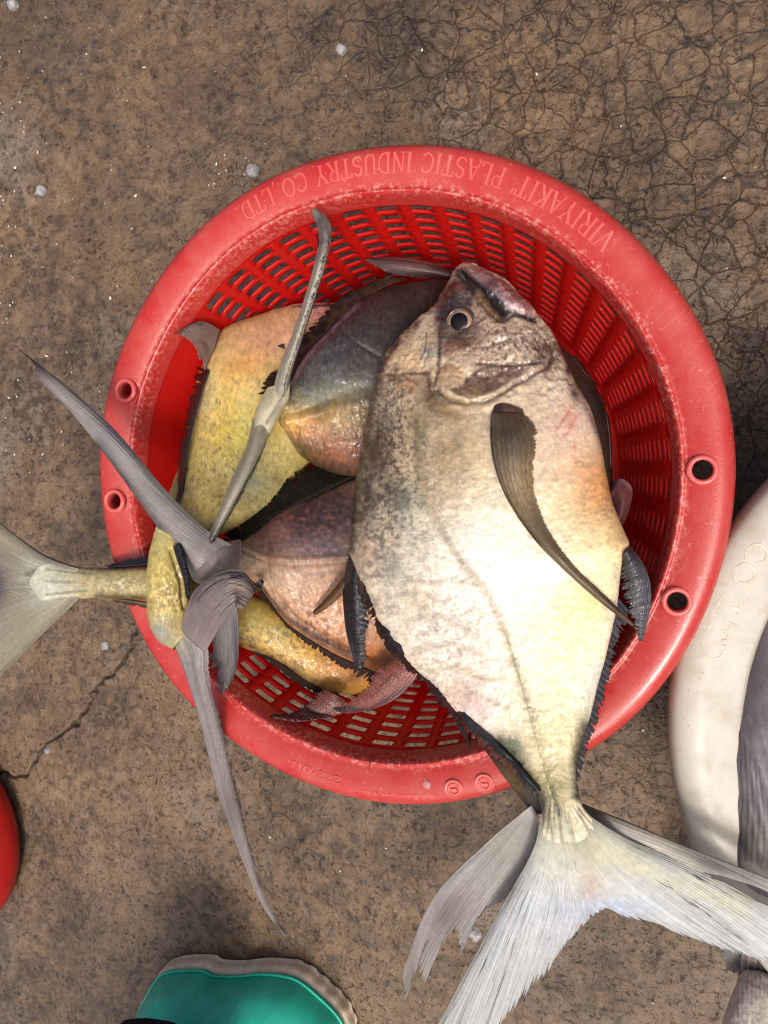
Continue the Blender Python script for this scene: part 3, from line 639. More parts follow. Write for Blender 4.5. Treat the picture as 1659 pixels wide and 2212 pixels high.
def a_disp(u, v):
    z = np.zeros_like(u)
    d, t = seg_dist(u, v, GILL); side = NZ[0](u / 30, v / 30); z -= (0.0004 + 0.0012 * side) * np.exp(-(d / 5) ** 2); z += (0.0002 + 0.0008 * side) * np.exp(-((d - 13) / 9) ** 2)
    d, t = seg_dist(u, v, MOUTH[:4]); z -= 0.006 * np.exp(-(d / (5 + 9 * t)) ** 2)
    d, t = seg_dist(u, v, MOUTH[3:]); z -= 0.0032 * np.exp(-(d / 8) ** 2)
    d, t = seg_dist(u, v, [(1040, 596), (1085, 630), (1130, 672)]); z += 0.0022 * np.exp(-(d / 13) ** 2)
    d, t = seg_dist(u, v, PREOP); z -= 0.0008 * np.exp(-(d / 4) ** 2)
    d, t = seg_dist(u, v, GL2); z -= 0.0011 * np.exp(-(d / 3) ** 2)
    d, t = seg_dist(u, v, [(1080, 855), (1140, 820), (1190, 790)]); z += 0.0009 * np.exp(-(d / 6) ** 2)
    # sunken wet hollow under the cheek, flap behind it
    z -= 0.0016 * np.exp(-((u - 1060) / 50) ** 2 - ((v - 815) / 20) ** 2)
    z += 0.0012 * np.exp(-((u - 968) / 24) ** 2 - ((v - 822) / 24) ** 2) + 0.0010 * np.exp(-((u - 1100) / 60) ** 2 - ((v - 735) / 30) ** 2)
    z -= 0.0016 * np.exp(-((u - 994) / 44) ** 2 - ((v - 697) / 44) ** 2)
    z += 0.0008 * np.exp(-((u - 975) / 26) ** 2 - ((v - 640) / 26) ** 2)
    z -= 0.0009 * np.exp(-((u - 1097) / 44) ** 2 - ((v - 893) / 16) ** 2)
    for pts in ([(905, 830), (870, 806), (835, 808)], [(1095, 735), (1060, 745), (1025, 752)], [(1150, 700), (1185, 740), (1200, 775)], [(925, 720), (922, 760), (912, 790)]):
        d, t = seg_dist(u, v, pts); z -= 0.0008 * np.exp(-(d / 3.5) ** 2)
    d, t = seg_dist(u, v, LATL); z -= 0.0005 * np.exp(-(d / 9) ** 2) * (v > 880)
    d, t = seg_dist(u, v, [(1100, 1380), (1132, 1490), (1160, 1590), (1185, 1680), (1212, 1760)]); z += 0.0007 * np.exp(-(d / 4) ** 2) * (0.6 + 0.8 * NZ[1](u / 5, v / 5))
    for k in range(8):
        d, t = seg_dist(u, v, [(1186 + 9 * k, 1740), (1172 + 22 * k, 1850 - 2 * k)]); z -= 0.0006 * np.exp(-(d / 4) ** 2) * np.clip((1820 - v) / 50, 0, 1)
    head = np.clip((900 - v) / 80, 0, 1)
    z += 0.0010 * (NZ[2].fbm(u / 55, v / 55, 3) - 0.5) + (0.0005 + 0.0014 * head) * (NZ[3].fbm(u / 11, v / 11, 3) - 0.5) + 0.0010 * head * (NZ[5].fbm(u / 24, v / 24, 3) - 0.5)
    return z
WETP = [(1009, 815), (1036, 795), (1062, 788), (1135, 791), (1119, 815), (1089, 831), (1073, 842), (1059, 854), (1018, 863), (990, 854), (970, 845), (1000, 827)]
a_ops = [
 ('b', (1060, 720), (160, 130), 40, (182, 156, 134), .9, .3), ('b', (880, 770), (70, 70), 40, (212, 184, 146), .85), ('b', (930, 757), (22, 26), 0, (170, 168, 156), .8), ('b', (885, 832), (34, 30), 0, (186, 134, 100), .8, .6),
 ('b', (1105, 735), (80, 46), 10, (206, 186, 166), .85, .4), ('b', (1180, 762), (34, 36), 0, (104, 80, 66), .8, .7), ('s', (1100, 745), (120, 70), 4, .54, (70, 52, 44), .75), ('s', (1170, 760), (70, 50), 5, .48, (66, 50, 42), .8),
 ('p', [(962, 628), (985, 590), (1005, 590), (1030, 625), (1020, 660), (985, 665), (962, 700), (948, 690)], 14, (74, 52, 50), .95), ('b', (956, 690), (16, 46), 5, (66, 48, 44), .9, .3), ('b', (978, 735), (26, 14), 0, (92, 66, 54), .7, .4),
 ('p', [(1030, 625), (1075, 665), (1085, 685), (1050, 690), (1028, 665)], 12, (156, 122, 96), .8), ('b', (998, 742), (36, 12), -10, (150, 114, 84), .7, .4), ('b', (968, 758), (15, 14), 0, (124, 86, 66), .8, .4),
 ('p', [(1002, 576), (1040, 578), (1100, 612), (1150, 672), (1160, 700), (1110, 672), (1060, 640), (1020, 600)], 10, (146, 102, 106), .95), ('b', (1022, 596), (18, 14), 40, (196, 178, 176), .85, .4), ('l', [(1060, 632), (1085, 648), (1120, 672)], 5, (222, 198, 204), .75, .3), ('b', (1060, 610), (14, 10), 30, (96, 64, 66), .8, .4),  # pale stroke along the jaw is a highlight painted into the colour
 ('l', [(1000, 588), (1032, 616), (1066, 642), (1090, 672)], 11, (20, 12, 13), 1.0, .05), ('l', [(1056, 640), (1070, 660), (1088, 678)], 14, (28, 18, 18), 1.0, .05), ('l', [(1088, 676), (1112, 676), (1153, 694)], 6, (44, 28, 28), .95, .2), ('l', [(990, 585), (1004, 594)], 8, (44, 28, 28), .9, .1),
 ('b', (994, 697), (46, 46), 0, (58, 40, 36), .95, .15), ('b', (970, 650), (34, 40), 0, (58, 40, 40), .8, .3), ('p', WETP, 7, (76, 46, 36), 1.0), ('b', (1020, 845), (40, 16), 4, (122, 96, 62), .75, .4), ('b', (1100, 805), (30, 10), 0, (120, 86, 72), .6, .5),
 ('p', [(936, 800), (965, 785), (1000, 795), (998, 822), (970, 843), (944, 842)], 10, (178, 148, 112), .85), ('p', [(1118, 826), (1172, 787), (1168, 803), (1130, 828)], 5, (208, 168, 156), .85), ('b', (1185, 800), (14, 18), 0, (110, 80, 64), .7, .5),
 ('l', GILL, 3.5, (44, 30, 24), .9, .4), ('l', GL2, 3, (64, 42, 34), .9, .3), ('l', PREOP, 4, (72, 52, 42), .85, .4), ('l', [(922, 720), (918, 760), (908, 775)], 2.5, (90, 70, 56), .8, .4), ('l', [(871, 806), (900, 808), (926, 806)], 3.5, (84, 56, 42), .85, .4), ('l', [(924, 812), (932, 850), (926, 880)], 9, (84, 62, 48), .8, .7),
 ('b', (928, 862), (30, 22), 20, (66, 50, 38), .85, .8), ('b', (962, 888), (44, 22), 15, (92, 70, 48), .85, .8), ('b', (905, 905), (40, 30), 0, (116, 94, 70), .6, .9), ('b', (1010, 880), (40, 24), 0, (196, 172, 140), .6, .5), ('b', (835, 812), (40, 16), 10, (100, 72, 54), .7, .9),
 ('b', (1000, 990), (110, 110), 0, (176, 154, 118), .8, .4), ('b', (870, 960), (50, 120), 5, (184, 166, 134), .7), ('b', (955, 1020), (50, 110), 0, (154, 134, 102), .6, .8), ('b', (1150, 1000), (60, 90), 0, (196, 178, 144), .6),
 ('b', (806, 1000), (34, 150), 4, (92, 74, 60), .85, .7), ('b', (786, 1090), (30, 130), 4, (84, 66, 54), .85, .7), ('b', (826, 900), (30, 80), 8, (120, 96, 76), .7, .8), ('l', [(905, 900), (902, 980), (908, 1060), (920, 1100)], 10, (118, 104, 80), .75, .8),
 ('b', (871, 1080), (30, 34), 0, (92, 96, 84), .85, .9), ('b', (845, 1060), (24, 50), 0, (96, 82, 68), .7, .9), ('b', (853, 1226), (34, 40), 0, (104, 108, 94), .9, .9), ('b', (845, 1150), (26, 50), 10, (110, 100, 84), .7, .9), ('b', (862, 1168), (24, 20), 0, (206, 164, 134), .7, .7), ('b', (900, 1180), (50, 90), 0, (186, 188, 170), .7, .8), ('b', (985, 1160), (40, 40), 20, (160, 162, 148), .6, .9), ('b', (800, 1190), (26, 50), 0, (190, 162, 142), .8),
 ('s', (850, 1080), (110, 240), 7, .52, (66, 58, 48), .7), ('s', (840, 940), (60, 160), 6, .54, (62, 48, 40), .7), ('s', (830, 1200), (80, 150), 14, .53, (92, 88, 78), .6),
 ('b', (1180, 960), (110, 130), 10, (214, 190, 164), .85, .3), ('b', (1240, 930), (50, 100), 10, (222, 198, 182), .7, .5), ('l', [(1232, 885), (1205, 925)], 3, (170, 84, 74), .7, .8), ('l', [(1244, 900), (1228, 935)], 4, (186, 104, 92), .6, .8), ('b', (1225, 905), (24, 50), 35, (200, 140, 124), .5, .9), ('l', [(1240, 960), (1246, 1000)], 4, (190, 110, 100), .5, .8), ('b', (1250, 1010), (50, 60), 10, (206, 164, 126), .7, .5),
 ('b', (1280, 1085), (64, 70), 15, (198, 136, 66), .9, .4), ('b', (1230, 1120), (90, 60), 20, (214, 172, 108), .7, .6), ('b', (1336, 1150), (36, 50), 10, (196, 144, 70), .85, .5), ('b', (1290, 1205), (60, 60), 0, (226, 200, 142), .8, .4), ('b', (1300, 1060), (44, 100), 12, (194, 132, 58), .8, .25), ('b', (1280, 1170), (80, 50), 15, (220, 182, 104), .75, .3), ('b', (1245, 1290), (60, 60), 10, (242, 226, 172), .7, .3),
 ('b', (1130, 1290), (170, 200), 10, (248, 244, 224), .95, .1), ('b', (1060, 1240), (110, 80), 30, (250, 247, 238), .9, .1), ('b', (1270, 1400), (70, 170), 8, (244, 240, 220), .85, .2), ('b', (1220, 1420), (60, 120), 0, (248, 240, 202), .7, .3), ('b', (1290, 1470), (24, 60), 14, (206, 214, 216), .7, .6),
 ('b', (950, 1330), (120, 140), 25, (240, 232, 218), .85, .3), ('b', (1040, 1500), (110, 150), 20, (242, 230, 216), .85, .3), ('b', (1000, 1490), (36, 60), 20, (220, 186, 172), .5, .9), ('b', (1035, 1540), (40, 30), 30, (216, 184, 186), .5, .9), ('s', (960, 1380), (140, 220), 5, .53, (166, 146, 130), .5),
 ('s', (960, 1330), (110, 220), 18, .54, (182, 172, 150), .45), ('b', (900, 1300), (30, 40), 0, (196, 182, 150), .5, .9), ('l', [(840, 1290), (900, 1280), (960, 1300)], 8, (170, 164, 150), .5, .9), ('l', [(870, 1340), (940, 1330), (1010, 1360)], 8, (186, 174, 156), .5, .9), ('l', [(900, 1400), (980, 1390), (1050, 1420)], 8, (190, 178, 160), .45, .9),
 ('b', (1225, 1400), (80, 180), 8, (242, 226, 168), .6, .3), ('b', (1130, 1420), (40, 120), 12, (228, 220, 196), .5, .5), ('b', (1270, 1300), (50, 60), 8, (236, 214, 150), .6, .4), ('b', (1265, 1490), (30, 60), 10, (200, 208, 206), .6, .7), ('l', [(880, 1250), (930, 1262), (985, 1250), (1030, 1265)], 7, (176, 170, 150), .6, .8), ('l', [(925, 1450), (985, 1440), (1050, 1470), (1090, 1465)], 7, (184, 172, 150), .6, .8), ('l', [(960, 1500), (1030, 1500), (1095, 1530)], 7, (190, 176, 156), .5, .8),
 ('l', LATL, 9, (158, 146, 120), .55, .7), ('l', [(1110, 1440), (1150, 1560), (1185, 1680), (1212, 1760)], 13, (184, 180, 158), .7, .5),
 ('b', (1190, 1620), (80, 110), 10, (210, 200, 158), .7, .4), ('b', (1195, 1705), (50, 60), 5, (150, 142, 98), .85, .4), ('l', [(1080, 1610), (1115, 1650), (1160, 1720), (1176, 1765)], 22, (50, 50, 40), .95, .5), ('b', (1100, 1610), (34, 30), 40, (84, 100, 76), .7, .8),
 ('l', [(1262, 1570), (1246, 1640), (1250, 1720)], 12, (60, 56, 46), .8, .5), ('b', (1255, 1590), (16, 60), 8, (120, 112, 84), .6, .7),
 ('b', (1235, 1790), (80, 36), 0, (186, 186, 162), .85, .6), ('b', (1250, 1845), (130, 34), 0, (210, 208, 188), .97, .3), ('l', [(1205, 1750), (1218, 1850)], 4, (120, 120, 104), .6), ('l', [(1228, 1755), (1250, 1860)], 4, (130, 128, 110), .5), ('l', [(1250, 1750), (1292, 1840)], 4, (130, 126, 108), .6), ('l', [(1190, 1770), (1196, 1850)], 4, (110, 110, 104), .5), ('l', [(1192, 1700), (1208, 1760)], 5, (90, 92, 84), .6),
 ('l', AL[5:14], 9, (64, 48, 40), .75, .7), ('l', [(1205, 740), (1250, 840), (1300, 960)], 7, (110, 86, 76), .55, .8), ('b', (1240, 850), (8, 26), -25, (52, 36, 32), .85, .6), ('b', (1228, 800), (8, 14), 0, (60, 42, 36), .8, .7)]
_, A_P = body(A, A_ST, SKIN, (226, 214, 190), a_ops, 0, n=600, mt=330, mb=22, disp=a_disp, power=0.85, hatch=.27, wet=lambda u, v: .36 + .78 * np.clip((880 - v) / 60, 0, 1) + .4 * np.exp(-((u - 800) / 50) ** 2))
def on_body(P, uu, vv):
    pu, pv = UV(P[:, :int(P.shape[1] * 0.9)]); i = np.argmin((pu - uu) ** 2 + (pv - vv) ** 2 - 40000 * (P[:, :pu.shape[1], 2] - .1)); return float(P[:, :pu.shape[1]].reshape(-1, 3)[i, 2])
def on_top(P, uu, vv):
    Q = P[:, 4:-24].reshape(-1, 3); pu, pv = UV(Q); return float(Q[np.argmin((pu - uu) ** 2 + (pv - vv) ** 2), 2])
eye(A, 994, 697, on_top(A_P, 994, 697) + .0002, 26)
pl = [(1062, 893), (1060, 925), (1063, 978), (1082, 1048), (1117, 1113), (1162, 1173), (1212, 1223), (1267, 1273), (1322, 1318), (1377, 1357)]
pr_ = [(1130, 893), (1146, 912), (1160, 936), (1153, 993), (1152, 1043), (1160, 1083), (1177, 1133), (1207, 1183), (1247, 1233), (1297, 1280), (1340, 1322), (1377, 1359)]
plz = [(a, b, on_top(A_P, a, b) + .0022 + .0012 * math.sin(i)) if a < 1330 else (a, b, on_top(A_P, 1320, 1318) + .003) for i, (a, b) in enumerate(spline(pl, 14))]
prz = [(a, b, on_top(A_P, a, b) + .0012) if a < 1330 else (a, b, on_top(A_P, 1320, 1318) + .003) for a, b in spline(pr_, 14)]
mdz = [((p[0] + q[0]) / 2, (p[1] + q[1]) / 2, max(p[2], q[2]) + .0014) for p, q in zip(plz, prz)]
def along_fin(parent, left, mid, right, base, ops, seed, mat, name, rag_right=0.12, nl=120, nw=26, thick=.0005, streak=.25):
    """a long blade whose rays run lengthwise: left edge, mid line, right edge; the right edge is frayed"""
    rs = np.random.RandomState(seed); n = nl
    C = np.stack([spline(np.array(c, float), n) for c in (left, mid, right)]); t = np.linspace(0, 1, nw)
    P = np.stack([spl_par(C[:, i], 40)[np.round(t * (1 - rag_right * rs.rand() ** 2) * 39).astype(int)] for i in range(n)])
    X = W(P[..., 0], P[..., 1], lift(P[..., 0], P[..., 1], P[..., 2])); N = gnormals(X); N = np.where(N[..., 2:3] < 0, -N, N)
    X = X + N * (.00018 * np.sin(np.arange(nw) * 2.1))[None, :, None]
    Cc = paint(P[..., 0], P[..., 1], base, ops, seed) * (1 + streak * (NZ[seed % 8](np.arange(nw) * .9, np.full(nw, 2.2)) * 2 - 1))[None, :, None]
    A_, B_ = X + N * thick, X - N * thick; na = n * nw; idx = np.arange(na).reshape(n, nw); loop = np.r_[idx[:, 0], idx[-1, 1:], idx[::-1, -1][1:], idx[0, ::-1][1:]]
    a, b = loop[:-1], loop[1:]; f = np.vstack([grid_faces(n, nw), grid_faces(n, nw, False, True) + na, np.stack([a, b, b + na, a + na], -1)])
    uvx = np.stack(np.broadcast_arrays(t[None, :] * 0.5, np.linspace(0, 1, n)[:, None]), -1).reshape(-1, 2)
    al = np.broadcast_to(1 - (0.4 * t ** 3 if mat is FIN else 0 * t), (n, nw))
    return obj(name, np.vstack([A_.reshape(-1, 3), B_.reshape(-1, 3)]), f, mat, parent, np.vstack([Cc.reshape(-1, 3)] * 2), np.vstack([uvx] * 2), wet=np.tile(al.ravel(), 2))
along_fin(A, plz, mdz, prz, (138, 124, 98), [('b', (1100, 950), (50, 50), 0, (74, 62, 50), .85, .3), ('b', (1095, 893), (40, 22), 0, (104, 80, 64), .9, .5), ('b', (1135, 1050), (30, 60), 0, (178, 154, 112), .7), ('l', pl[1:6], 7, (60, 52, 42), .7), ('b', (1330, 1325), (60, 30), 40, (110, 88, 66), .7)], 3, FIN, 'pectoral_fin', .10, nl=280)
kz = on_top(A_P, 1096, 893)
body(A, [(1060, 905, 1064, 880, kz, .0004), (1064, 914, 1070, 874, kz, .0022), (1076, 920, 1084, 870, kz, .0034), (1096, 920, 1100, 872, kz, .0036), (1118, 916, 1116, 878, kz, .0026), (1134, 908, 1130, 884, kz, .0006)], SKIN, (112, 84, 64), [('b', (1075, 890), (14, 24), 0, (52, 42, 38), .9), ('s', (1100, 890), (40, 30), 6, .5, (70, 52, 42), .7)], 5, n=36, mt=36, confine=False, name='fin_base')
BLK = (38, 38, 42)
dl = z3([(757, 1196), (746, 1240), (742, 1278), (744, 1320), (749, 1363), (760, 1410), (771, 1448)], .112, .100)
dm = z3([(772, 1204), (768, 1250), (766, 1290), (770, 1330), (772, 1370), (778, 1400), (774, 1446)], .120, .102)
dr = z3([(780, 1210), (790, 1250), (793, 1293), (799, 1333), (790, 1372), (792, 1425), (776, 1449)], .116, .100)
along_fin(A, dl, dm, dr, BLK, [('b', (770, 1400), (30, 50), 0, (64, 52, 52), .7)], 5, FIN_WET, 'dorsal_fin', .28, nw=40)
L2 = [(780, 1240), (800, 1290), (825, 1340), (852, 1384), (896, 1438), (936, 1474), (976, 1520), (1016, 1562), (1066, 1608), (1110, 1655), (1160, 1715)]
def shifted(pts, d): 
    p = np.array(pts, float); t = np.gradient(p, axis=0); t /= np.linalg.norm(t, axis=1, keepdims=True); return [tuple(x) for x in p + np.c_[t[:, 1], -t[:, 0]] * d]
def shifted_t(pts, d0, d1):
    a = np.array(shifted(pts, d0)); b = np.array(shifted(pts, d1)); t = np.clip(np.linspace(-2.2, 1, len(pts)), 0, 1)[:, None]; return [tuple(x) for x in a * (1 - t) + b * t]
def zf_a(p): s = (np.array(p[:2]) - AX0) @ AXD; return azf(s)
in_ = [(*p, zf_a(p) + .008) for p in shifted(L2, 10)]; mid_ = [(*p, zf_a(p) + .006) for p in shifted_t(L2, -4, 2)]; ou_ = [(*p, zf_a(p) - .001) for p in shifted_t([(a, b + 8) for a, b in L2], -20, -6)]
fin(A, [in_, mid_, ou_], BLK, [('s', (950, 1500), (200, 300), 5, .5, (74, 66, 62), .7)], 7, FIN_WET, 'dorsal_fin', nr=150, nk=12, rag=.34, teeth=.8, deep=.1, ridge=.0002, thick=.0010, wave=.006)
fin(A, [z3([(962, 1512), (985, 1535), (1010, 1560)], .122), z3([(985, 1555), (998, 1580), (1010, 1590)], .117), z3([(1022, 1629), (1020, 1622), (1018, 1612)], .112)], BLK, [], 8, FIN_WET, 'dorsal_fin', nr=20, nk=10, rag=.3)
R2 = [(1340, 1290), (1332, 1330), (1318, 1370), (1304, 1430), (1289, 1480), (1274, 1543), (1254, 1598), (1242, 1648), (1244, 1690)]
in_ = [(*p, zf_a(p) + .002) for p in shifted(R2, -6)]; ou_ = [(*p, zf_a(p) - .004) for p in shifted([(a, b + 10) for a, b in R2], 23 * 1)]
ou_[-1] = (ou_[-1][0] - 18, ou_[-1][1] - 6, ou_[-1][2]); ou_[-2] = (ou_[-2][0] - 8, ou_[-2][1], ou_[-2][2])
def flip_side(p): return p
fin(A, [[(*p, zf_a(p) + .002) for p in shifted(R2, -8)], [(*p, zf_a(p) - .003) for p in [(1362, 1320), (1352, 1372), (1340, 1392), (1319, 1470), (1306, 1520), (1290, 1570), (1272, 1622), (1254, 1680), (1250, 1712)]]], (52, 48, 52), [('s', (1300, 1480), (90, 300), 5, .5, (92, 84, 80), .6)], 9, FIN_WET, 'anal_fin', nr=110, nk=9, rag=.42, teeth=.9, deep=.12, ridge=.0002)
along_fin(A, z3([(1360, 1182), (1388, 1218), (1404, 1263), (1403, 1318), (1386, 1385)], .118, .112), z3([(1352, 1192), (1368, 1225), (1380, 1270), (1384, 1320), (1384, 1384)], .124, .113), z3([(1344, 1204), (1340, 1250), (1352, 1312), (1372, 1350), (1382, 1384)], .120, .112), (72, 72, 78), [('l', [(1345, 1210), (1342, 1280)], 16, (58, 56, 60), .7), ('b', (1385, 1270), (14, 60), 0, (96, 96, 108), .6)], 11, FIN_WET, 'anal_fin', .3)
# tail of the big fish
tb = z3([(1171, 1752), (1190, 1762), (1215, 1768), (1240, 1766), (1260, 1752)], .139)
t1 = [(1150, 1840, .139), (1182, 1868, .141), (1225, 1890, .142), (1275, 1880, .142), (1330, 1846, .142), (1345, 1806, .140)]
t2 = [(1060, 2000, .134), (1120, 2010, .138), (1205, 1985, .140), (1290, 1950, .141), (1395, 1938, .140), (1480, 1920, .136), (1505, 1876, .133)]
t3 = [(880, 2330, .100), (985, 2330, .104), (1110, 2190, .118), (1142, 2146, .122), (1182, 2105, .126), (1208, 2060, .129), (1238, 2024, .132), (1279, 1984, .136), (1319, 1962, .137), (1355, 1984, .136), (1426, 2000, .133), (1492, 2030, .129), (1560, 2052, .124), (1659, 2085, .118), (1790, 2140, .112), (1800, 2030, .113)]
fin(A, [tb, t1, t2, t3], (214, 218, 218), [('b', (1245, 1840), (120, 70), 0, (216, 214, 192), .9, .4), ('b', (1225, 1790), (90, 46), 0, (176, 172, 144), .85, .5), ('l', [(1172, 1760), (1101, 1928), (1009, 2090), (930, 2230)], 14, (120, 116, 104), .75, .4), ('l', [(1262, 1745), (1375, 1825), (1528, 1890), (1659, 1960)], 14, (128, 124, 108), .7, .4), ('l', [(1290, 1830), (1420, 1890), (1600, 1960)], 26, (222, 218, 188), .6, .4), ('b', (1270, 1920), (40, 50), 0, (196, 182, 166), .7, .7), ('b', (1300, 1965), (90, 26), 0, (196, 206, 226), .7), ('s', (1250, 2000), (300, 120), 6, .52, (226, 232, 240), .5)], 12, FIN, 'tail_fin', nr=330, nk=40, rag=.085, teeth=1.0, deep=.03, thick=.0009, ridge=.0002, streak=.08, wave=.0012)

# ------------------------------------------------------------------ G: the fish wholly beneath it
G = thing('flat_fish', 'dark fish underneath the big silver one, its thinner tail lobes showing below the rim', 'fish', tuple(W(1120, 1200, .06)), PILE)
gl = [(a + 60, b + 40) for a, b in AL[:16]] + [(840, 1300), (900, 1410), (975, 1515), (1040, 1610), (1090, 1680), (1135, 1737), (1150, 1760)]
gr = [(1060, 640), (1120, 680), (1180, 720), (1228, 760), (1262, 805), (1296, 850), (1310, 893), (1316, 960), (1320, 1018), (1330, 1083), (1350, 1150), (1352, 1200), (1330, 1300), (1300, 1420), (1280, 1520), (1255, 1600), (1245, 1680), (1250, 1740), (1262, 1760)]
gz = lambda s: float(np.interp(s, [0, 200, 500, 800, 1000, 1120, 1200], [.060, .062, .070, .088, .108, .1235, .125])); gt = lambda s: float(np.interp(s, [60, 120, 300, 600, 850, 1000, 1100, 1200], [.003, .012, .017, .016, .011, .0075, .0062, .004]))
body(G, axis_sections(gl, gr, np.arange(80, 1195, 30), gz, gt), SKIN_WET, (74, 58, 48), [('b', (1090, 1690), (40, 60), 30, (112, 98, 66), .9), ('b', (1300, 850), (30, 80), 0, (40, 30, 30), .8), ('b', (1240, 1700), (40, 60), 0, (120, 112, 84), .8)], 2, n=90, mt=50, mb=12)
edge_fin(G, z3([(1235, 770), (1268, 815), (1300, 870), (1314, 930), (1319, 1015)], .062), z3([(1246, 768), (1284, 818), (1310, 872), (1321, 935), (1324, 1030)], .058), (40, 32, 34), 21, name='dorsal_fin', nr=50)
along_fin(G, z3([(1322, 1050), (1330, 1038), (1345, 1036), (1362, 1050), (1364, 1075), (1350, 1120), (1338, 1140)], .075, .08), z3([(1320, 1065), (1332, 1055), (1340, 1062), (1346, 1075), (1346, 1095), (1340, 1115), (1334, 1135)], .080, .084), z3([(1316, 1080), (1322, 1085), (1326, 1095), (1328, 1100), (1330, 1110), (1331, 1122), (1331, 1132)], .078, .084), (132, 84, 84), [('l', [(1322, 1050), (1345, 1038), (1362, 1054)], 6, (180, 150, 148), .7)], 22, FIN, 'pectoral_fin', .05)
fin(G, [z3([(1148, 1738), (1154, 1748), (1162, 1760)], .128), z3([(1050, 1820), (1105, 1850), (1155, 1850)], .131), z3([(935, 1940), (1000, 1950), (1106, 1925)], .125), [(866, 2110, .108), (872, 2172, .106), (879, 2130, .108), (893, 2085, .11), (905, 2110, .111), (913, 2131, .111), (922, 2080, .113), (945, 2050, .115), (975, 2000, .117), (985, 2030, .117), (995, 2062, .117), (1000, 2010, .119), (1030, 1975, .121), (1080, 1950, .124), (1106, 1926, .126)]], (206, 203, 198), [('b', (1090, 1820), (60, 50), -40, (206, 203, 194), .8), ('b', (960, 1990), (60, 90), 30, (160, 150, 152), .8), ('b', (890, 2100), (20, 80), 0, (160, 152, 146), .7)], 23, FIN, 'tail_fin', nr=190, nk=30, rag=.05, thick=.0009, ridge=.0004, streak=.22)
fin(G, [z3([(1256, 1738), (1262, 1748), (1262, 1760)], .125), z3([(1345, 1772), (1340, 1790), (1320, 1805)], .1375), [(1500, 1836, .1345), (1500, 1860, .1345), (1490, 1876, .1335)], [(1760, 1935, .120), (1750, 1958, .120), (1690, 1940, .123), (1659, 1924, .124), (1590, 1900, .128), (1535, 1886, .131), (1490, 1874, .133)]], (212, 208, 198), [('l', [(1263, 1742), (1400, 1796), (1578, 1862), (1659, 1897)], 8, (148, 138, 122), .7), ('b', (1580, 1880), (100, 26), 18, (150, 148, 148), .8)], 24, FIN, 'tail_fin', nr=70, nk=34, rag=.05, thick=.0009, ridge=.0004, streak=.25)

# ------------------------------------------------------------------ B: dark fish, upper middle, its thin tail seen edge on
B = thing('flat_fish', 'dark fish left of the big silver head, its thin tail seen edge on', 'fish', tuple(W(780, 820, .06)), PILE)
B_ST = [(606, 846, 601, 893, .102, .004), (614, 842, 607, 902, .102, .007), (626, 828, 613, 925, .099, .010), (645, 790, 632, 960, .094, .0145), (660, 768, 650, 985, .090, .017), (690, 735, 690, 1010, .085, .020), (727, 698, 740, 1028, .079, .022), (772, 655, 800, 1040, .073, .024), (830, 624, 850, 1030, .068, .024), (900, 608, 900, 980, .062, .020), (955, 606, 940, 900, .056, .014), (985, 640, 975, 800, .052, .005)]
def b_disp(u, v):
    z = 0.0006 * (NZ[4].fbm(u / 40, v / 40, 4) - 0.5)
    d, t = seg_dist(u, v, [(603, 892), (640, 890), (690, 872), (740, 850), (790, 838)]); z += 0.0026 * np.exp(-((d - 16) / 16) ** 2) / (1 + np.exp(-(v - 878) / 9)) - 0.0007 * np.exp(-(d / 16) ** 2)
    for k in range(8): d, t = seg_dist(u, v, [(615 + 9 * k, 905 + 3 * k), (632 + 11 * k, 960 + 3 * k)]); z += 0.0010 * np.exp(-(d / 4) ** 2) * (NZ[5](u / 8, v / 8))
    d, t = seg_dist(u, v, [(740, 715), (770, 740), (820, 770)]); z -= 0.0007 * np.exp(-(d / 3) ** 2)
    return z + 0.0005 * (NZ[6].fbm(u / 9, v / 9, 3) - .5)
B_ = body(B, B_ST, SKIN_WET, (84, 72, 62), [('b', (740, 740), (70, 60), -40, (70, 62, 70), .85), ('b', (790, 680), (60, 50), -20, (64, 54, 54), .8), ('b', (700, 800), (50, 50), 0, (96, 100, 98), .7), ('b', (690, 855), (90, 28), -10, (128, 134, 118), .85, .4), ('b', (640, 910), (50, 34), 10, (206, 176, 108), .9, .5), ('b', (672, 935), (34, 30), 30, (214, 160, 128), .8, .6), ('b', (730, 905), (70, 40), -10, (168, 140, 76), .7), ('b', (740, 975), (80, 40), 10, (150, 96, 62), .85, .5), ('b', (660, 975), (30, 30), 0, (110, 96, 50), .7), ('b', (880, 680), (80, 80), 0, (58, 46, 40), .8), ('l', [(630, 828), (657, 780), (690, 738), (727, 700), (772, 658)], 5, (142, 122, 138), .7, .8), ('s', (720, 760), (100, 120), 5, .6, (130, 124, 140), .5)], 3, n=200, mt=160, disp=b_disp, hatch=.28, hang=0)
edge_fin(B, z3([(618, 850), (640, 800), (660, 772), (692, 732), (729, 696), (774, 654), (830, 622), (872, 606)], .098, .070), z3([(556, 852), (575, 812), (612, 792), (640, 735), (684, 690), (736, 640), (782, 615), (838, 594)], .094, .072), (78, 58, 44), 31, FIN_DARK, 'dorsal_fin', 120, .22, [('s', (700, 700), (200, 200), 9, .5, (40, 28, 26), .85), ('l', [(618, 780), (684, 686), (782, 612)], 10, (44, 32, 32), .7)], wave=.003)
along_fin(B, z3([(980, 590), (940, 572), (902, 563), (847, 557), (789, 559)], .074, .080), z3([(980, 596), (940, 586), (902, 580), (850, 572), (790, 560)], .078, .081), z3([(975, 604), (930, 600), (890, 598), (837, 588), (790, 561)], .073, .080), (84, 56, 52), [('b', (890, 575), (40, 14), 0, (128, 98, 94), .6, .8), ('l', [(960, 600), (840, 588)], 7, (36, 24, 24), .7)], 32, FIN_WET, 'dorsal_fin', .15)
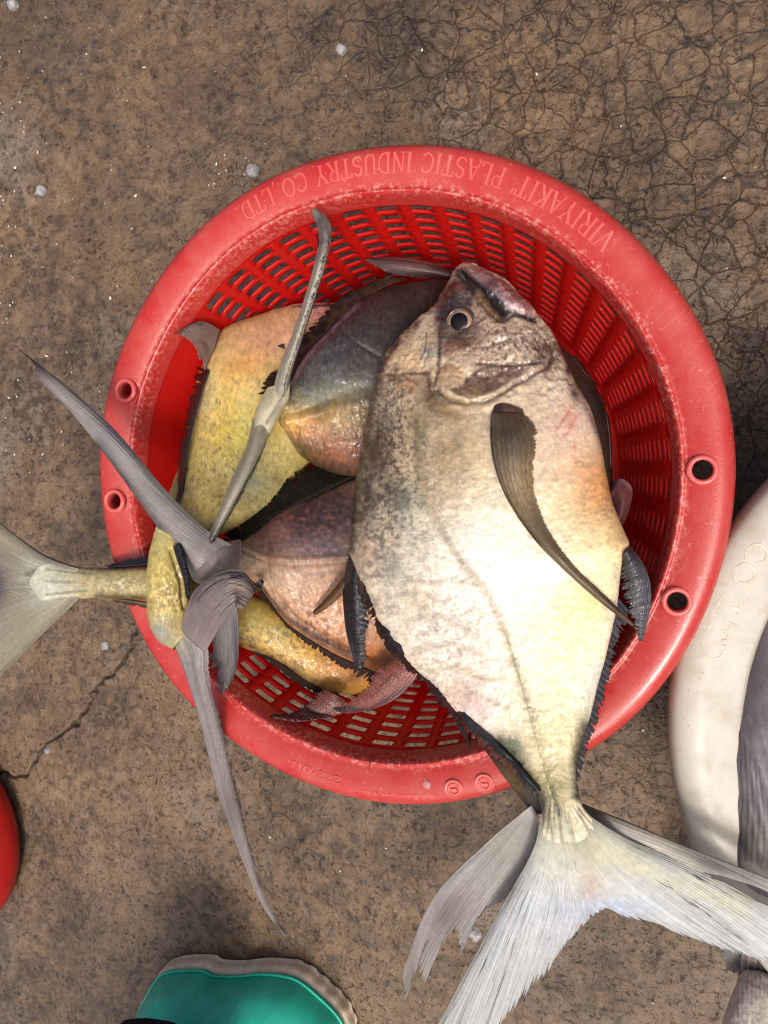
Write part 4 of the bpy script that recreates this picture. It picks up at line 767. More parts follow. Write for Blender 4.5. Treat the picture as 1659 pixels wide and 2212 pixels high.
# the edge-on tail: two blades standing on edge
along_fin(B, [(586, 905, .100), (602, 812, .112), (634, 731, .118), (660, 654, .122), (682, 580, .125), (694, 510, .125), (678, 453, .124)], [(604, 890, .107), (615, 815, .119), (643, 731, .126), (668, 654, .130), (692, 575, .132), (703, 505, .130), (680, 454, .125)], [(622, 860, .100), (627, 800, .112), (650, 731, .119), (674, 654, .124), (701, 560, .127), (712, 488, .126), (681, 455, .124)], (186, 180, 166), [('l', [(612, 860), (648, 731), (690, 600)], 3, (70, 66, 66), .8, .2), ('b', (695, 500), (30, 60), 0, (96, 88, 90), .85), ('b', (600, 850), (24, 40), 20, (180, 178, 160), .7)], 33, FIN, 'tail_fin', .12, thick=.0012)
along_fin(B, [(550, 905, .108), (538, 964, .118), (505, 1037, .127), (479, 1104, .132), (445, 1180, .134), (424, 1220, .134)], [(568, 912, .114), (552, 964, .124), (521, 1037, .133), (487, 1106, .136), (452, 1176, .137), (425, 1221, .135)], [(590, 915, .108), (568, 964, .118), (538, 1034, .127), (493, 1112, .132), (456, 1174, .134), (426, 1221, .134)], (184, 180, 160), [('l', [(585, 930), (550, 1000), (505, 1085), (440, 1200)], 3.5, (46, 44, 46), .9, .2), ('b', (445, 1180), (40, 40), 0, (92, 84, 82), .8)], 34, FIN, 'tail_fin', .06, thick=.0012)
body(B, [(578, 838, 626, 828, .110, .002), (562, 868, 624, 860, .110, .005), (553, 895, 610, 888, .110, .0065), (552, 920, 596, 912, .112, .005), (550, 948, 580, 942, .114, .002), (546, 966, 570, 962, .116, .0008)], SKIN, (190, 184, 156), [('l', [(560, 940), (590, 890), (615, 850)], 4, (96, 90, 84), .8), ('b', (615, 890), (20, 20), 0, (150, 130, 112), .7)], 4, n=40, mt=40, confine=False, name='tail_root')
for k, (a, b) in enumerate((((690, 530), (683, 505)), ((688, 560), (684, 528)), ((682, 610), (676, 580)), ((613, 742), (600, 746)))):
    fin(B, [z3([(a[0], a[1]), (a[0] + 2, a[1] + 12)], .127), z3([(b[0], b[1]), (b[0] + 1, b[1] + 2)], .126)], (70, 60, 62), [], 35 + k, FIN, 'fin_ray', nr=5, nk=6, rag=0, thick=.0004)

# ------------------------------------------------------------------ C: yellow fish on the left, tail bent over the rim
Cf = thing('flat_fish', 'yellow and orange fish on the left of the basket, its tail hooked over the rim', 'fish', tuple(W(480, 960, .07)), PILE)
C_ST = [(730, 655, 830, 800, .052, .006), (700, 655, 800, 820, .054, .011), (640, 658, 760, 880, .057, .017), (560, 682, 700, 960, .062, .021), (482, 714, 660, 1015, .067, .022), (442, 790, 632, 1045, .073, .022), (423, 850, 615, 1075, .079, .021), (408, 910, 592, 1095, .086, .020), (394, 985, 555, 1116, .096, .018), (378, 1042, 515, 1135, .107, .0165), (360, 1100, 470, 1155, .119, .015), (341, 1155, 432, 1180, .129, .0128), (329, 1215, 408, 1222, .1365, .0115), (325, 1275, 404, 1272, .1395, .0105), (327, 1330, 406, 1318, .1395, .0095), (346, 1380, 410, 1345, .138, .008), (376, 1404, 412, 1362, .137, .005)]
def c_disp(u, v):
    z = 0.0014 * (NZ[1].fbm(u / 50, v / 50, 4) - 0.5)
    d, t = seg_dist(u, v, [(400, 880), (390, 985), (388, 1060), (372, 1120)]); z -= 0.002 * np.exp(-(d / 7) ** 2)
    d, t = seg_dist(u, v, [(370, 1190), (395, 1260), (400, 1310)]); z -= 0.002 * np.exp(-(d / 6) ** 2)
    z += 0.0009 * (NZ[2].fbm(u / 5, v / 5, 2) - 0.5) * np.exp(-((u - 365) / 50) ** 2 - ((v - 1290) / 70) ** 2)
    return z + 0.0004 * (NZ[3].fbm(u / 8, v / 8, 3) - .5)
body(Cf, C_ST, SKIN_WET, (194, 178, 118), [('b', (560, 740), (120, 60), -15, (206, 168, 132), .95, .3), ('b', (600, 720), (60, 40), 0, (206, 166, 140), .6), ('b', (520, 800), (60, 40), -30, (202, 148, 84), .7, .6), ('b', (455, 900), (26, 60), 10, (208, 204, 176), .7, .8), ('b', (520, 870), (30, 50), 10, (206, 192, 150), .6, .9), ('b', (690, 670), (60, 30), 0, (226, 178, 164), .9), ('b', (470, 900), (70, 90), 15, (206, 176, 88), .8, .5), ('b', (440, 850), (26, 50), 10, (206, 196, 156), .8, .5), ('b', (560, 960), (60, 70), 20, (170, 168, 122), .8), ('b', (540, 1050), (60, 50), 20, (160, 160, 130), .85), ('b', (590, 900), (30, 60), 0, (206, 166, 52), .7), ('b', (520, 930), (40, 60), 15, (198, 184, 96), .7), ('b', (440, 1060), (50, 60), 20, (196, 178, 120), .8), ('s', (480, 1000), (120, 200), 5, .6, (110, 92, 48), .6), ('s', (470, 930), (60, 100), 7, .66, (80, 84, 84), .7),
 ('b', (350, 1140), (26, 70), 12, (216, 206, 150), .95, .3), ('b', (372, 1010), (10, 60), 8, (214, 204, 150), .9, .3), ('l', [(424, 840), (404, 920), (390, 1000), (389, 1060), (374, 1110)], 5, (44, 40, 36), .95, .3), ('b', (350, 1230), (26, 50), 0, (190, 172, 104), .85, .4), ('b', (365, 1290), (40, 40), 0, (150, 128, 72), .9, .6), ('s', (360, 1280), (60, 80), 6, .5, (220, 206, 140), .8), ('b', (395, 1215), (12, 50), -12, (40, 40, 42), .95, .2), ('b', (350, 1370), (40, 34), 40, (156, 158, 148), .95, .3), ('b', (385, 1350), (30, 20), 0, (150, 130, 70), .6)], 4, n=300, mt=150, disp=c_disp, hatch=.22, hang=20)
fin(Cf, [z3([(474, 712), (466, 745), (454, 770), (442, 800)], .092, .096), z3([(432, 694), (432, 730), (440, 752), (438, 777)], .104, .099), z3([(376, 721), (386, 724), (416, 745), (430, 778)], .112, .102)], (142, 122, 112), [('l', [(378, 722), (400, 694), (435, 700)], 6, (80, 66, 62), .8), ('b', (390, 712), (20, 16), 0, (90, 78, 76), .7)], 41, FIN, 'anal_fin', nr=80, nk=18, rag=.14)
edge_fin(Cf, z3([(452, 800), (434, 850), (417, 914), (403, 987), (396, 1052), (391, 1090)], .096, .128), z3([(424, 792), (411, 846), (397, 908), (383, 985), (379, 1050), (382, 1096)], .092, .122), (44, 36, 32), 42, FIN_WET, 'anal_fin', 70, .5)
edge_fin(Cf, z3([(545, 690), (590, 684), (640, 664), (690, 660), (720, 662)], .066), z3([(528, 690), (575, 672), (625, 662), (668, 668), (710, 654)], .064), (58, 40, 44), 43, FIN_WET, 'dorsal_fin', 60, .3, [('s', (620, 670), (90, 30), 9, .5, (130, 90, 90), .8)])
along_fin(Cf, z3([(376, 1180), (386, 1215), (398, 1250), (404, 1290)], .142, .148), z3([(384, 1176), (396, 1210), (406, 1250), (407, 1290)], .144, .150), z3([(392, 1180), (402, 1215), (408, 1255), (408, 1296)], .142, .147), (44, 46, 50), [], 44, FIN_WET, 'dorsal_fin', .5)
# tail: long lobe hanging to the floor and lobe curling to the right
along_fin(Cf, [(368, 1368, .139), (385, 1405, .138), (400, 1445, .137), (415, 1488, .135), (432, 1545, .128), (446, 1600, .118), (459, 1657, .106), (482, 1741, .088), (522, 1845, .068), (556, 1928, .054), (582, 1974, .046), (617, 2019, .040)], [(388, 1345, .141), (420, 1390, .141), (428, 1440, .140), (438, 1490, .138), (455, 1545, .131), (468, 1600, .121), (482, 1660, .109), (502, 1745, .091), (532, 1845, .070), (558, 1920, .056), (580, 1968, .047), (617, 2019, .040)], [(408, 1340, .139), (446, 1385, .138), (451, 1432, .137), (456, 1488, .135), (474, 1545, .128), (486, 1600, .118), (503, 1672, .106), (523, 1761, .088), (542, 1840, .069), (562, 1910, .055), (584, 1962, .046), (618, 2019, .040)], (164, 157, 154), [('b', (390, 1390), (30, 50), 20, (176, 172, 156), .9), ('b', (430, 1470), (16, 60), 10, (156, 150, 150), .6), ('b', (500, 1740), (20, 110), 12, (138, 128, 128), .6), ('l', [(456, 1488), (503, 1672), (562, 1910)], 6, (72, 62, 66), .7), ('b', (605, 2000), (20, 20), 0, (84, 78, 78), .8)], 45, FIN, 'tail_fin', .14, nl=170, thick=.0011)
for k, (a, b) in enumerate([((505, 1676), (512, 1702)), ((515, 1722), (524, 1748)), ((536, 1822), (552, 1858)), ((545, 1850), (562, 1888)), ((556, 1888), (574, 1918)), ((566, 1915), (596, 1935)), ((498, 1640), (506, 1660)), ((590, 1972), (606, 1990))]):
    z0 = float(np.interp(a[1], [1600, 2019], [.118, .040])); V_, F_ = tube([W(a[0], a[1], z0), W((a[0] + b[0]) / 2 - 2, (a[1] + b[1]) / 2, z0 - .003), W(b[0], b[1], z0 - .007)], [.0004, .0003, .0001], 5); obj('fin_ray', V_, F_, simple_material('ray_grey', rgb(70, 62, 60), .4) if k == 0 else bpy.data.materials['ray_grey'], Cf)
fin(Cf, [[(392, 1358, .142), (406, 1375, .143), (424, 1392, .142), (444, 1408, .140)], [(402, 1320, .146), (424, 1340, .148), (446, 1358, .147), (462, 1376, .142)], [(424, 1272, .152), (448, 1296, .155), (470, 1318, .152), (488, 1334, .146)], [(474, 1236, .156), (492, 1262, .158), (502, 1288, .155), (505, 1312, .149)], [(528, 1236, .154), (528, 1256, .155), (524, 1276, .152), (510, 1312, .148)], [(566, 1298, .145), (552, 1284, .147), (546, 1300, .146), (530, 1318, .144)]], (156, 145, 144), [('l', [(415, 1300), (440, 1255), (475, 1235), (530, 1238), (562, 1285)], 10, (92, 80, 84), .7), ('b', (520, 1268), (24, 8), 10, (206, 190, 160), .6), ('b', (430, 1340), (40, 50), 0, (140, 128, 124), .6)], 46, FIN, 'tail_fin', nr=110, nk=44, rag=.16, teeth=.9, deep=.06, ridge=.0003, streak=.16)
for k in range(0):
    t = k / 8; bx, by = spline([(450, 1402), (478, 1372), (496, 1335), (510, 1308)], 9)[k]
    fin(Cf, [z3([(bx - 5, by + 4), (bx + 6, by - 6)], .144), z3([(bx + 8, by + 12), (bx + 14, by + 4)], .142), z3([(bx + 10 - 8 * (1 - t), by + 34 - 8 * t), (bx + 12 - 8 * (1 - t), by + 33 - 8 * t)], .139)], (104, 92, 96), [], 60 + k, FIN, 'fin_ray', nr=8, nk=10, rag=.1, tip_dark=(150, 146, 144) if k > 5 else (66, 56, 60))

# ------------------------------------------------------------------ D: copper fish in the middle, one tail lobe reaching far left
D = thing('flat_fish', 'copper brown fish in the middle, one grey tail lobe reaching out upper left', 'fish', tuple(W(650, 1220, .07)), PILE)
D_ST = [(497, 1176, 484, 1238, .120, .006), (520, 1170, 518, 1242, .114, .0085), (545, 1152, 552, 1260, .107, .0115), (580, 1120, 586, 1302, .098, .0155), (620, 1096, 632, 1352, .092, .0150), (670, 1076, 690, 1394, .086, .0160), (720, 1052, 752, 1424, .080, .0165), (780, 1030, 812, 1448, .074, .016), (850, 1020, 880, 1462, .060, .020), (930, 1040, 950, 1440, .052, .016), (1000, 1100, 1020, 1360, .046, .010), (1035, 1200, 1040, 1260, .042, .003)]
def d_disp(u, v):
    z = 0.0007 * (NZ[5].fbm(u / 45, v / 45, 4) - 0.5); d, t = seg_dist(u, v, [(525, 1190), (575, 1214), (650, 1220), (760, 1212)]); z += 0.0013 * np.exp(-((d - 6) / 8) ** 2) / (1 + np.exp((v - 1210) / 7)) - 0.0005 * np.exp(-(d / 8) ** 2)
    d, t = seg_dist(u, v, [(560, 1263), (620, 1343), (700, 1396), (780, 1436)]); z -= 0.0016 * np.exp(-((d - 14) / 7) ** 2) * (0.4 + NZ[3](u / 12, v / 12))
    return z + 0.0005 * (NZ[6].fbm(u / 8, v / 8, 3) - .5)
body(D, D_ST, SKIN_WET, (184, 148, 120), [('b', (640, 1130), (150, 66), -6, (88, 60, 56), 1.0, .2), ('b', (720, 1110), (110, 80), -10, (72, 52, 54), .95, .3), ('b', (580, 1180), (60, 24), 10, (110, 84, 80), .8), ('b', (700, 1185), (70, 24), 0, (84, 78, 92), .8), ('b', (530, 1200), (30, 40), 0, (128, 116, 96), .85), ('b', (600, 1260), (60, 36), 20, (176, 152, 124), .8), ('b', (680, 1240), (60, 24), 0, (172, 150, 136), .7), ('b', (720, 1330), (60, 60), 0, (200, 154, 118), .7), ('b', (780, 1420), (60, 50), 0, (186, 124, 74), .85), ('l', [(570, 1290), (620, 1338), (700, 1390), (780, 1430)], 11, (122, 92, 70), .7, .8), ('s', (640, 1350), (120, 60), 7, .55, (84, 56, 48), .8), ('s', (650, 1130), (120, 60), 8, .55, (150, 104, 84), .5), ('b', (590, 1150), (40, 20), -25, (140, 104, 92), .6)], 5, n=240, mt=170, disp=d_disp, hatch=.25, hang=0)  # dark upper half paints the shade cast by neighbouring fish into the colour
edge_fin(D, z3([(500, 1180), (532, 1172), (566, 1134), (602, 1108), (652, 1086), (752, 1036), (800, 1020)], .119, .078), z3([(472, 1170), (494, 1128), (535, 1104), (585, 1072), (596, 1040), (650, 1010), (740, 995)], .112, .068), (44, 40, 36), 51, FIN_DARK, 'dorsal_fin', 110, .35, [('s', (600, 1080), (150, 90), 8, .5, (66, 58, 46), .7)])
edge_fin(D, z3([(560, 1268), (592, 1312), (622, 1348), (702, 1402), (755, 1428), (815, 1452), (880, 1464)], .114, .088), z3([(564, 1292), (596, 1332), (640, 1376), (690, 1412), (738, 1448), (800, 1478), (850, 1490)], .112, .090), (58, 42, 38), 52, FIN_DARK, 'anal_fin', 90, .5, [('s', (680, 1400), (140, 90), 6, .5, (88, 62, 52), .7)])
fin(D, [z3([(545, 1268), (552, 1270), (560, 1276)], .124, .116), z3([(556, 1256), (561, 1261), (566, 1270)], .124), z3([(568, 1250), (569, 1252), (570, 1256)], .123)], (36, 30, 30), [], 53, FIN_WET, 'anal_fin', nr=14, nk=8, rag=.2)
along_fin(D, z3([(905, 1450), (890, 1476), (850, 1512), (800, 1532), (751, 1539), (721, 1531)], .096, .098), z3([(880, 1440), (850, 1470), (820, 1500), (785, 1520), (748, 1534), (721, 1531)], .099, .099), z3([(846, 1432), (806, 1450), (795, 1478), (776, 1497), (745, 1522), (721, 1530)], .098, .098), (156, 96, 88), [('l', [(900, 1470), (800, 1532), (722, 1532)], 7, (58, 40, 52), .8), ('b', (840, 1470), (30, 20), 0, (132, 86, 72), .6), ('l', [(806, 1450), (776, 1497)], 7, (50, 34, 34), .6)], 54, FIN, 'anal_fin', .2)
along_fin(D, z3([(742, 1250), (722, 1275), (700, 1300), (678, 1324)], .108, .104), z3([(746, 1258), (728, 1280), (704, 1304), (678, 1325)], .110, .105), z3([(748, 1268), (734, 1288), (708, 1310), (679, 1326)], .107, .104), (120, 88, 58), [], 55, FIN, 'pectoral_fin', .05, thick=.0008)
# long lobe to the upper left
dl_base = [(500, 1178, .130), (492, 1200, .133), (482, 1222, .134), (470, 1244, .133), (445, 1262, .131)]
fin(D, [dl_base, [(440, 1142, .136), (430, 1165, .140), (420, 1190, .141), (416, 1222, .138), (420, 1250, .132)],
        [(350, 1053, .141), (340, 1070, .145), (334, 1092, .145), (345, 1125, .141), (388, 1205, .134)], [(250, 933, .147), (243, 947, .151), (232, 962, .150), (262, 1022, .144), (362, 1160, .137)],
        [(150, 838, .151), (144, 848, .153), (140, 868, .151), (214, 957, .147), (318, 1098, .139)], [(37, 752, .150), (66, 775, .150), (73, 808, .150), (106, 838, .150), (150, 880, .149), (182, 917, .149), (206, 940, .149), (214, 962, .148), (236, 985, .148), (252, 1005, .147), (280, 1048, .145), (310, 1093, .142), (345, 1133, .140), (370, 1173, .138), (400, 1225, .133), (418, 1256, .131)]], (176, 171, 166), [('l', [(37, 752), (150, 838), (300, 988), (440, 1143)], 9, (92, 84, 86), .6), ('b', (80, 775), (50, 40), 40, (76, 64, 70), .85), ('l', [(200, 880), (320, 1010), (440, 1130)], 13, (170, 164, 152), .75, .3), ('b', (450, 1190), (30, 40), 0, (128, 112, 112), .5), ('b', (455, 1160), (12, 14), 0, (176, 182, 190), .6), ('l', [(215, 960), (280, 1050), (345, 1135), (415, 1250)], 14, (92, 82, 88), .7, .4), ('b', (250, 940), (60, 30), 45, (146, 148, 164), .5)], 56, FIN, 'tail_fin', nr=200, nk=64, rag=.05, teeth=1.0, deep=.03, thick=.001, ridge=.00045, streak=.2)
fin(D, [z3([(440, 1262), (465, 1268), (486, 1240)], .130), z3([(455, 1330), (482, 1330), (512, 1318)], .126), z3([(462, 1420), (486, 1420), (515, 1410)], .119), [(456, 1408, .118), (450, 1416, .117), (466, 1404, .118), (455, 1445, .115), (470, 1430, .115), (468, 1470, .112), (474, 1480, .112), (463, 1492, .110), (470, 1503, .109), (488, 1498, .109), (504, 1470, .111), (512, 1440, .114)]], (136, 130, 132), [('b', (495, 1430), (24, 70), 0, (150, 146, 148), .7), ('l', [(508, 1340), (512, 1440), (490, 1500)], 5, (80, 74, 78), .6)], 57, FIN, 'tail_fin', nr=110, nk=26, rag=.08, teeth=.6, deep=.02, streak=.2)
body(D, [(520, 1165, 515, 1240, .121, .004), (500, 1168, 492, 1238, .127, .007), (470, 1175, 462, 1248, .133, .0062), (440, 1180, 436, 1252, .136, .003), (425, 1195, 424, 1240, .137, .001)], FIN, (158, 146, 142), [('b', (505, 1205), (20, 40), 0, (150, 134, 128), .7), ('b', (450, 1165), (16, 16), 0, (176, 180, 190), .6)], 6, n=40, mt=40, confine=False, name='tail_root')

# ------------------------------------------------------------------ E: yellow fish at the bottom whose tail hangs out on the left
Ef = thing('flat_fish', 'yellow fish along the lower left, its pale forked tail lying out past the left rim', 'fish', tuple(W(560, 1340, .08)), PILE)
E_ST = [(66, 1250, 66, 1266, .1295, .0004), (80, 1228, 80, 1286, .129, .0010), (100, 1216, 98, 1300, .1283, .0016), (125, 1217, 122, 1301, .1270, .0026), (150, 1224, 150, 1296, .1258, .0040), (200, 1226, 200, 1292, .124, .0058), (260, 1227, 260, 1293, .1235, .0062), (325, 1224, 322, 1299, .1215, .0066), (400, 1235, 395, 1325, .114, .009), (460, 1255, 455, 1355, .105, .011), (516, 1276, 510, 1389, .093, .013), (562, 1290, 558, 1410, .086, .0115), (622, 1318, 612, 1442, .078, .0115), (690, 1348, 672, 1480, .070, .0115), (756, 1374, 734, 1498, .064, .0115), (820, 1404, 800, 1496, .058, .010), (880, 1440, 862, 1490, .052, .006)]
body(Ef, E_ST, SKIN_WET, (188, 160, 82), [('b', (540, 1340), (50, 60), 0, (188, 172, 104), .85), ('b', (640, 1390), (60, 40), 20, (200, 160, 58), .8), ('b', (600, 1370), (30, 24), 20, (196, 184, 130), .7, .9), ('b', (750, 1450), (70, 40), 20, (190, 130, 60), .9, .4), ('l', [(515, 1384), (612, 1436), (690, 1480)], 14, (110, 84, 54), .75, .8), ('s', (600, 1400), (120, 60), 6, .52, (70, 52, 40), .75), ('b', (250, 1260), (120, 40), 0, (160, 152, 116), .95, .4), ('s', (270, 1262), (90, 34), 5, .5, (206, 200, 160), .8), ('l', [(210, 1288), (320, 1292)], 8, (72, 62, 34), .8), ('l', [(180, 1228), (320, 1228)], 6, (120, 104, 80), .7), ('b', (90, 1258), (85, 110), 0, (196, 198, 184), 1.0, .2), ('l', [(200, 1240), (100, 1230)], 3, (110, 112, 100), .6), ('l', [(190, 1275), (100, 1285)], 3, (110, 112, 100), .6), ('l', [(170, 1258), (100, 1256)], 3, (120, 122, 110), .5)], 6, n=220, mt=110, hatch=.25, hang=20)
fin(Ef, [z3([(172, 1228), (162, 1245), (160, 1262), (164, 1280), (172, 1292)], .127), z3([(104, 1204), (92, 1235), (90, 1265), (96, 1300), (112, 1350)], .128), z3([(45, 1165), (36, 1220), (36, 1265), (30, 1320), (46, 1416)], .127), [(-90, 1060, .118), (-75, 1120, .12), (-40, 1190, .124), (-12, 1268, .126), (-40, 1340, .123), (-80, 1430, .118), (-110, 1570, .108)]], (184, 178, 160), [('b', (95, 1255), (44, 50), 0, (208, 214, 204), .9, .5), ('l', [(165, 1226), (100, 1206), (0, 1135)], 9, (132, 126, 112), .7), ('l', [(160, 1296), (50, 1413), (0, 1458)], 9, (140, 132, 110), .7), ('b', (-5, 1270), (26, 60), 0, (104, 92, 112), .9), ('b', (40, 1350), (60, 60), 0, (172, 168, 150), .6), ('l', [(150, 1238), (80, 1232), (60, 1240)], 4, (110, 112, 110), .6), ('l', [(150, 1270), (90, 1280)], 4, (110, 112, 110), .5)], 71, FIN, 'tail_fin', nr=200, nk=34, rag=.06, thick=.0012, ridge=.0004, streak=.18)
edge_fin(Ef, z3([(240, 1226), (270, 1224), (300, 1222), (332, 1218)], .124), z3([(222, 1222), (256, 1212), (296, 1202), (330, 1196)], .122), (34, 28, 28), 72, FIN_WET, 'dorsal_fin', 50, .4)
edge_fin(Ef, z3([(215, 1290), (250, 1293), (290, 1298), (330, 1304)], .121), z3([(200, 1294), (250, 1302), (290, 1310), (330, 1318)], .119), (150, 138, 108), 73, FIN, 'anal_fin', 40, .3, [('l', [(250, 1298), (330, 1312)], 6, (36, 30, 26), .85)])
edge_fin(Ef, z3([(510, 1384), (558, 1404), (612, 1436), (650, 1462), (690, 1482), (730, 1494)], .096, .074), z3([(516, 1398), (566, 1424), (622, 1466), (648, 1488), (690, 1508), (736, 1512)], .094, .074), (58, 42, 38), 74, FIN_DARK, 'anal_fin', 80, .5)
along_fin(Ef, z3([(745, 1512), (735, 1540), (687, 1553), (640, 1557), (585, 1548)], .088, .096), z3([(725, 1500), (705, 1525), (675, 1540), (632, 1550), (585, 1547)], .091, .097), z3([(700, 1486), (688, 1495), (666, 1516), (630, 1540), (585, 1546)], .089, .096), (142, 90, 82), [('b', (680, 1535), (30, 16), 0, (150, 112, 104), .7, .6), ('l', [(690, 1490), (640, 1535), (586, 1547)], 6, (44, 30, 32), .7)], 75, FIN, 'anal_fin', .18)

# ------------------------------------------------------------------ white basket and its fish, right edge
WZ = -0.006; WS = 0.985
wc = np.array([0.275, -0.128])
_q = [W(uu, vv, .108 + WZ)[:2] for uu, vv in ((1659, 1046), (1587, 1126), (1525, 1228), (1481, 1334), (1454, 1445), (1446, 1556), (1452, 1653), (1472, 1755), (1492, 1830))]
_q = np.array(_q); _A = np.c_[2 * _q, np.ones(len(_q))]; _s = np.linalg.lstsq(_A, (_q ** 2).sum(1), rcond=None)[0]
wc = _s[:2]; wr = math.sqrt(_s[2] + wc @ wc); WS = wr / 0.160
print('white basket', wc, wr)
wb = thing('plastic_basket', 'white plastic basket cut off by the right edge of the photo, grey fish inside', 'basket', (wc[0], wc[1], 0))
prof = [(.1588, .0930), (.1600, .0990), (.1602, .1060), (.1592, .1108), (.1566, .1140), (.1500, .1148), (.1430, .1140), (.1340, .1128), (.1318, .1122), (.1306, .1100), (.1296, .1040), (.1290, .0985), (.1316, .0985), (.1322, .1042), (.1345, .1098), (.1430, .1115), (.1500, .1123), (.1556, .1113), (.1573, .1085), (.1577, .1000), (.1563, .0930)]
pf = fine_profile(prof); pf[:, 0] *= WS; pf[:, 1] += WZ
V, Fc = lathe(pf, 260, True, (wc[0], wc[1], 0)); obj('rim', V, Fc, WHITE, wb)
wl = [(.129 * WS, .0985 + WZ), (.108 * WS, .006), (.108 * WS, .003), (.111 * WS, .002), (.132 * WS, .0985 + WZ)]
V, Fc = lathe(wl, 120, True, (wc[0], wc[1], 0)); obj('wall', V, Fc, WHITE, wb)
V, Fc = lathe([(0, .005), (.108 * WS, .005), (.108 * WS, .002), (0, .002)], 80, False, (wc[0], wc[1], 0)); obj('base', V, Fc, WHITE, wb)
WEMB = simple_material('white_embossing', rgb(196, 189, 173), .4, .2, 200, .3, col2=rgb(176, 162, 136))
def wz(r): return float(np.interp(r / WS, [.134, .143, .150, .1566], [.1128, .1140, .1148, .1140])) + WZ
def wang(uu, vv): p = W(uu, vv, .114 + WZ); return math.atan2(p[1] - wc[1], p[0] - wc[0]) % (2 * math.pi)
a0, a1 = wang(1655, 1150), wang(1540, 1432)
letters(wb, (wc[0], wc[1], 0), 'RY CO.,LTD', a0 - (a1 - a0) * 0.35, a1, .1515 * WS, .0088, .00025, WEMB, wz)
wf = thing('flat_fish', 'large grey fish lying inside the white basket at the right edge', 'fish', tuple(W(1700, 1600, .07)))
body(wf, [(1690, 1215, 1800, 1260, .080, .006), (1650, 1260, 1900, 1330, .086, .014), (1618, 1340, 1950, 1420, .090, .020), (1592, 1430, 1980, 1500, .093, .023), (1576, 1530, 2000, 1580, .095, .024), (1572, 1620, 1990, 1660, .097, .024), (1580, 1710, 1960, 1740, .099, .022), (1578, 1790, 1900, 1810, .100, .018), (1566, 1860, 1850, 1880, .100, .014), (1570, 1915, 1800, 1940, .099, .008), (1590, 1950, 1760, 1970, .098, .003)], SKIN_WET, (136, 128, 132), [('b', (1610, 1480), (40, 200), 0, (104, 96, 102), .8), ('b', (1640, 1700), (40, 120), 0, (166, 160, 162), .8), ('b', (1600, 1840), (30, 60), 0, (84, 80, 80), .8), ('b', (1640, 1850), (40, 60), 0, (140, 136, 124), .8)] + [('l', [(1586 + 11 * k, 1560 + 20 * k), (1592 + 12 * k, 1720 + 10 * k), (1584 + 13 * k, 1860)], 2.5, (58, 54, 62), .55, .3) for k in range(7)], 7, n=120, mt=110, confine=False, disp=lambda u, v: .00025 * np.sin((u - .25 * v) / 3.6) * np.exp(-((v - 1720) / 160) ** 2) + .001 * (NZ[2].fbm(u / 30, v / 30, 3) - .5))
fin(wf, [z3([(1580, 1900), (1620, 1915), (1680, 1940), (1740, 1950)], .100), z3([(1556, 1885), (1590, 1940), (1660, 1975), (1740, 2000)], .098)], (150, 144, 134), [('l', [(1550, 1885), (1600, 1900)], 10, (80, 74, 74), .7)] + [('l', [(1590 + 16 * k, 1900), (1580 + 16 * k, 1950)], 3, (226, 222, 210), .6, .2) for k in range(8)], 81, FIN, 'tail_fin', nr=80, nk=14, rag=.2)
sf = thing('flat_fish', 'grey tail with brown spots in the lower right corner, beneath the big white tail lobe', 'fish', tuple(W(1630, 2090, .05)))
body(sf, [(1600, 2050, 1760, 1990, .085, .004), (1596, 2075, 1740, 2060, .082, .008), (1604, 2110, 1740, 2120, .078, .010), (1620, 2150, 1760, 2180, .074, .010), (1650, 2200, 1780, 2260, .070, .006)], SKIN_WET, (146, 134, 128), [('s', (1640, 2100), (70, 60), 9, .52, (92, 66, 62), .8)] + [('l', [(1605 + 14 * k, 2060), (1600 + 14 * k, 2130)], 2.5, (196, 190, 186), .5, .2) for k in range(7)], 1, n=50, mt=50, confine=False)
fin(sf, [z3([(1565, 2030), (1590, 2040), (1610, 2060), (1615, 2100)], .090, .080), z3([(1548, 2042), (1556, 2068), (1572, 2096), (1604, 2116)], .086, .076)], (150, 148, 148), [('s', (1585, 2080), (40, 40), 6, .55, (106, 90, 88), .6)], 82, FIN, 'tail_fin', nr=70, nk=12, rag=.35, streak=.35)
pf_ = thing('pale_fish', 'pale pinkish fish flank with fine netted scales, cut off by the bottom right corner', 'fish', tuple(W(1640, 2180, .06)))
SCALE = skin_material('netted_scale_skin', 0.35, 0.05, 0.3)
body(pf_, [(1612, 2092, 1668, 2110, .085, .004), (1600, 2104, 1720, 2130, .088, .011), (1590, 2132, 1760, 2160, .090, .016), (1572, 2180, 1800, 2210, .090, .020), (1555, 2240, 1820, 2270, .088, .021), (1550, 2320, 1820, 2340, .086, .018), (1580, 2380, 1780, 2390, .084, .005)], SCALE, (222, 210, 202), [('b', (1600, 2150), (16, 70), 15, (212, 190, 196), .8), ('s', (1650, 2180), (90, 90), 4, .5, (150, 146, 124), .7), ('b', (1660, 2200), (50, 50), 0, (196, 190, 168), .6)], 2, n=90, mt=90, confine=False, disp=lambda u, v: .00016 * np.sin((u + v) / 3.0) * np.sin((u - v) / 3.0) + .001 * (NZ[4].fbm(u / 14, v / 14, 3) - .5))

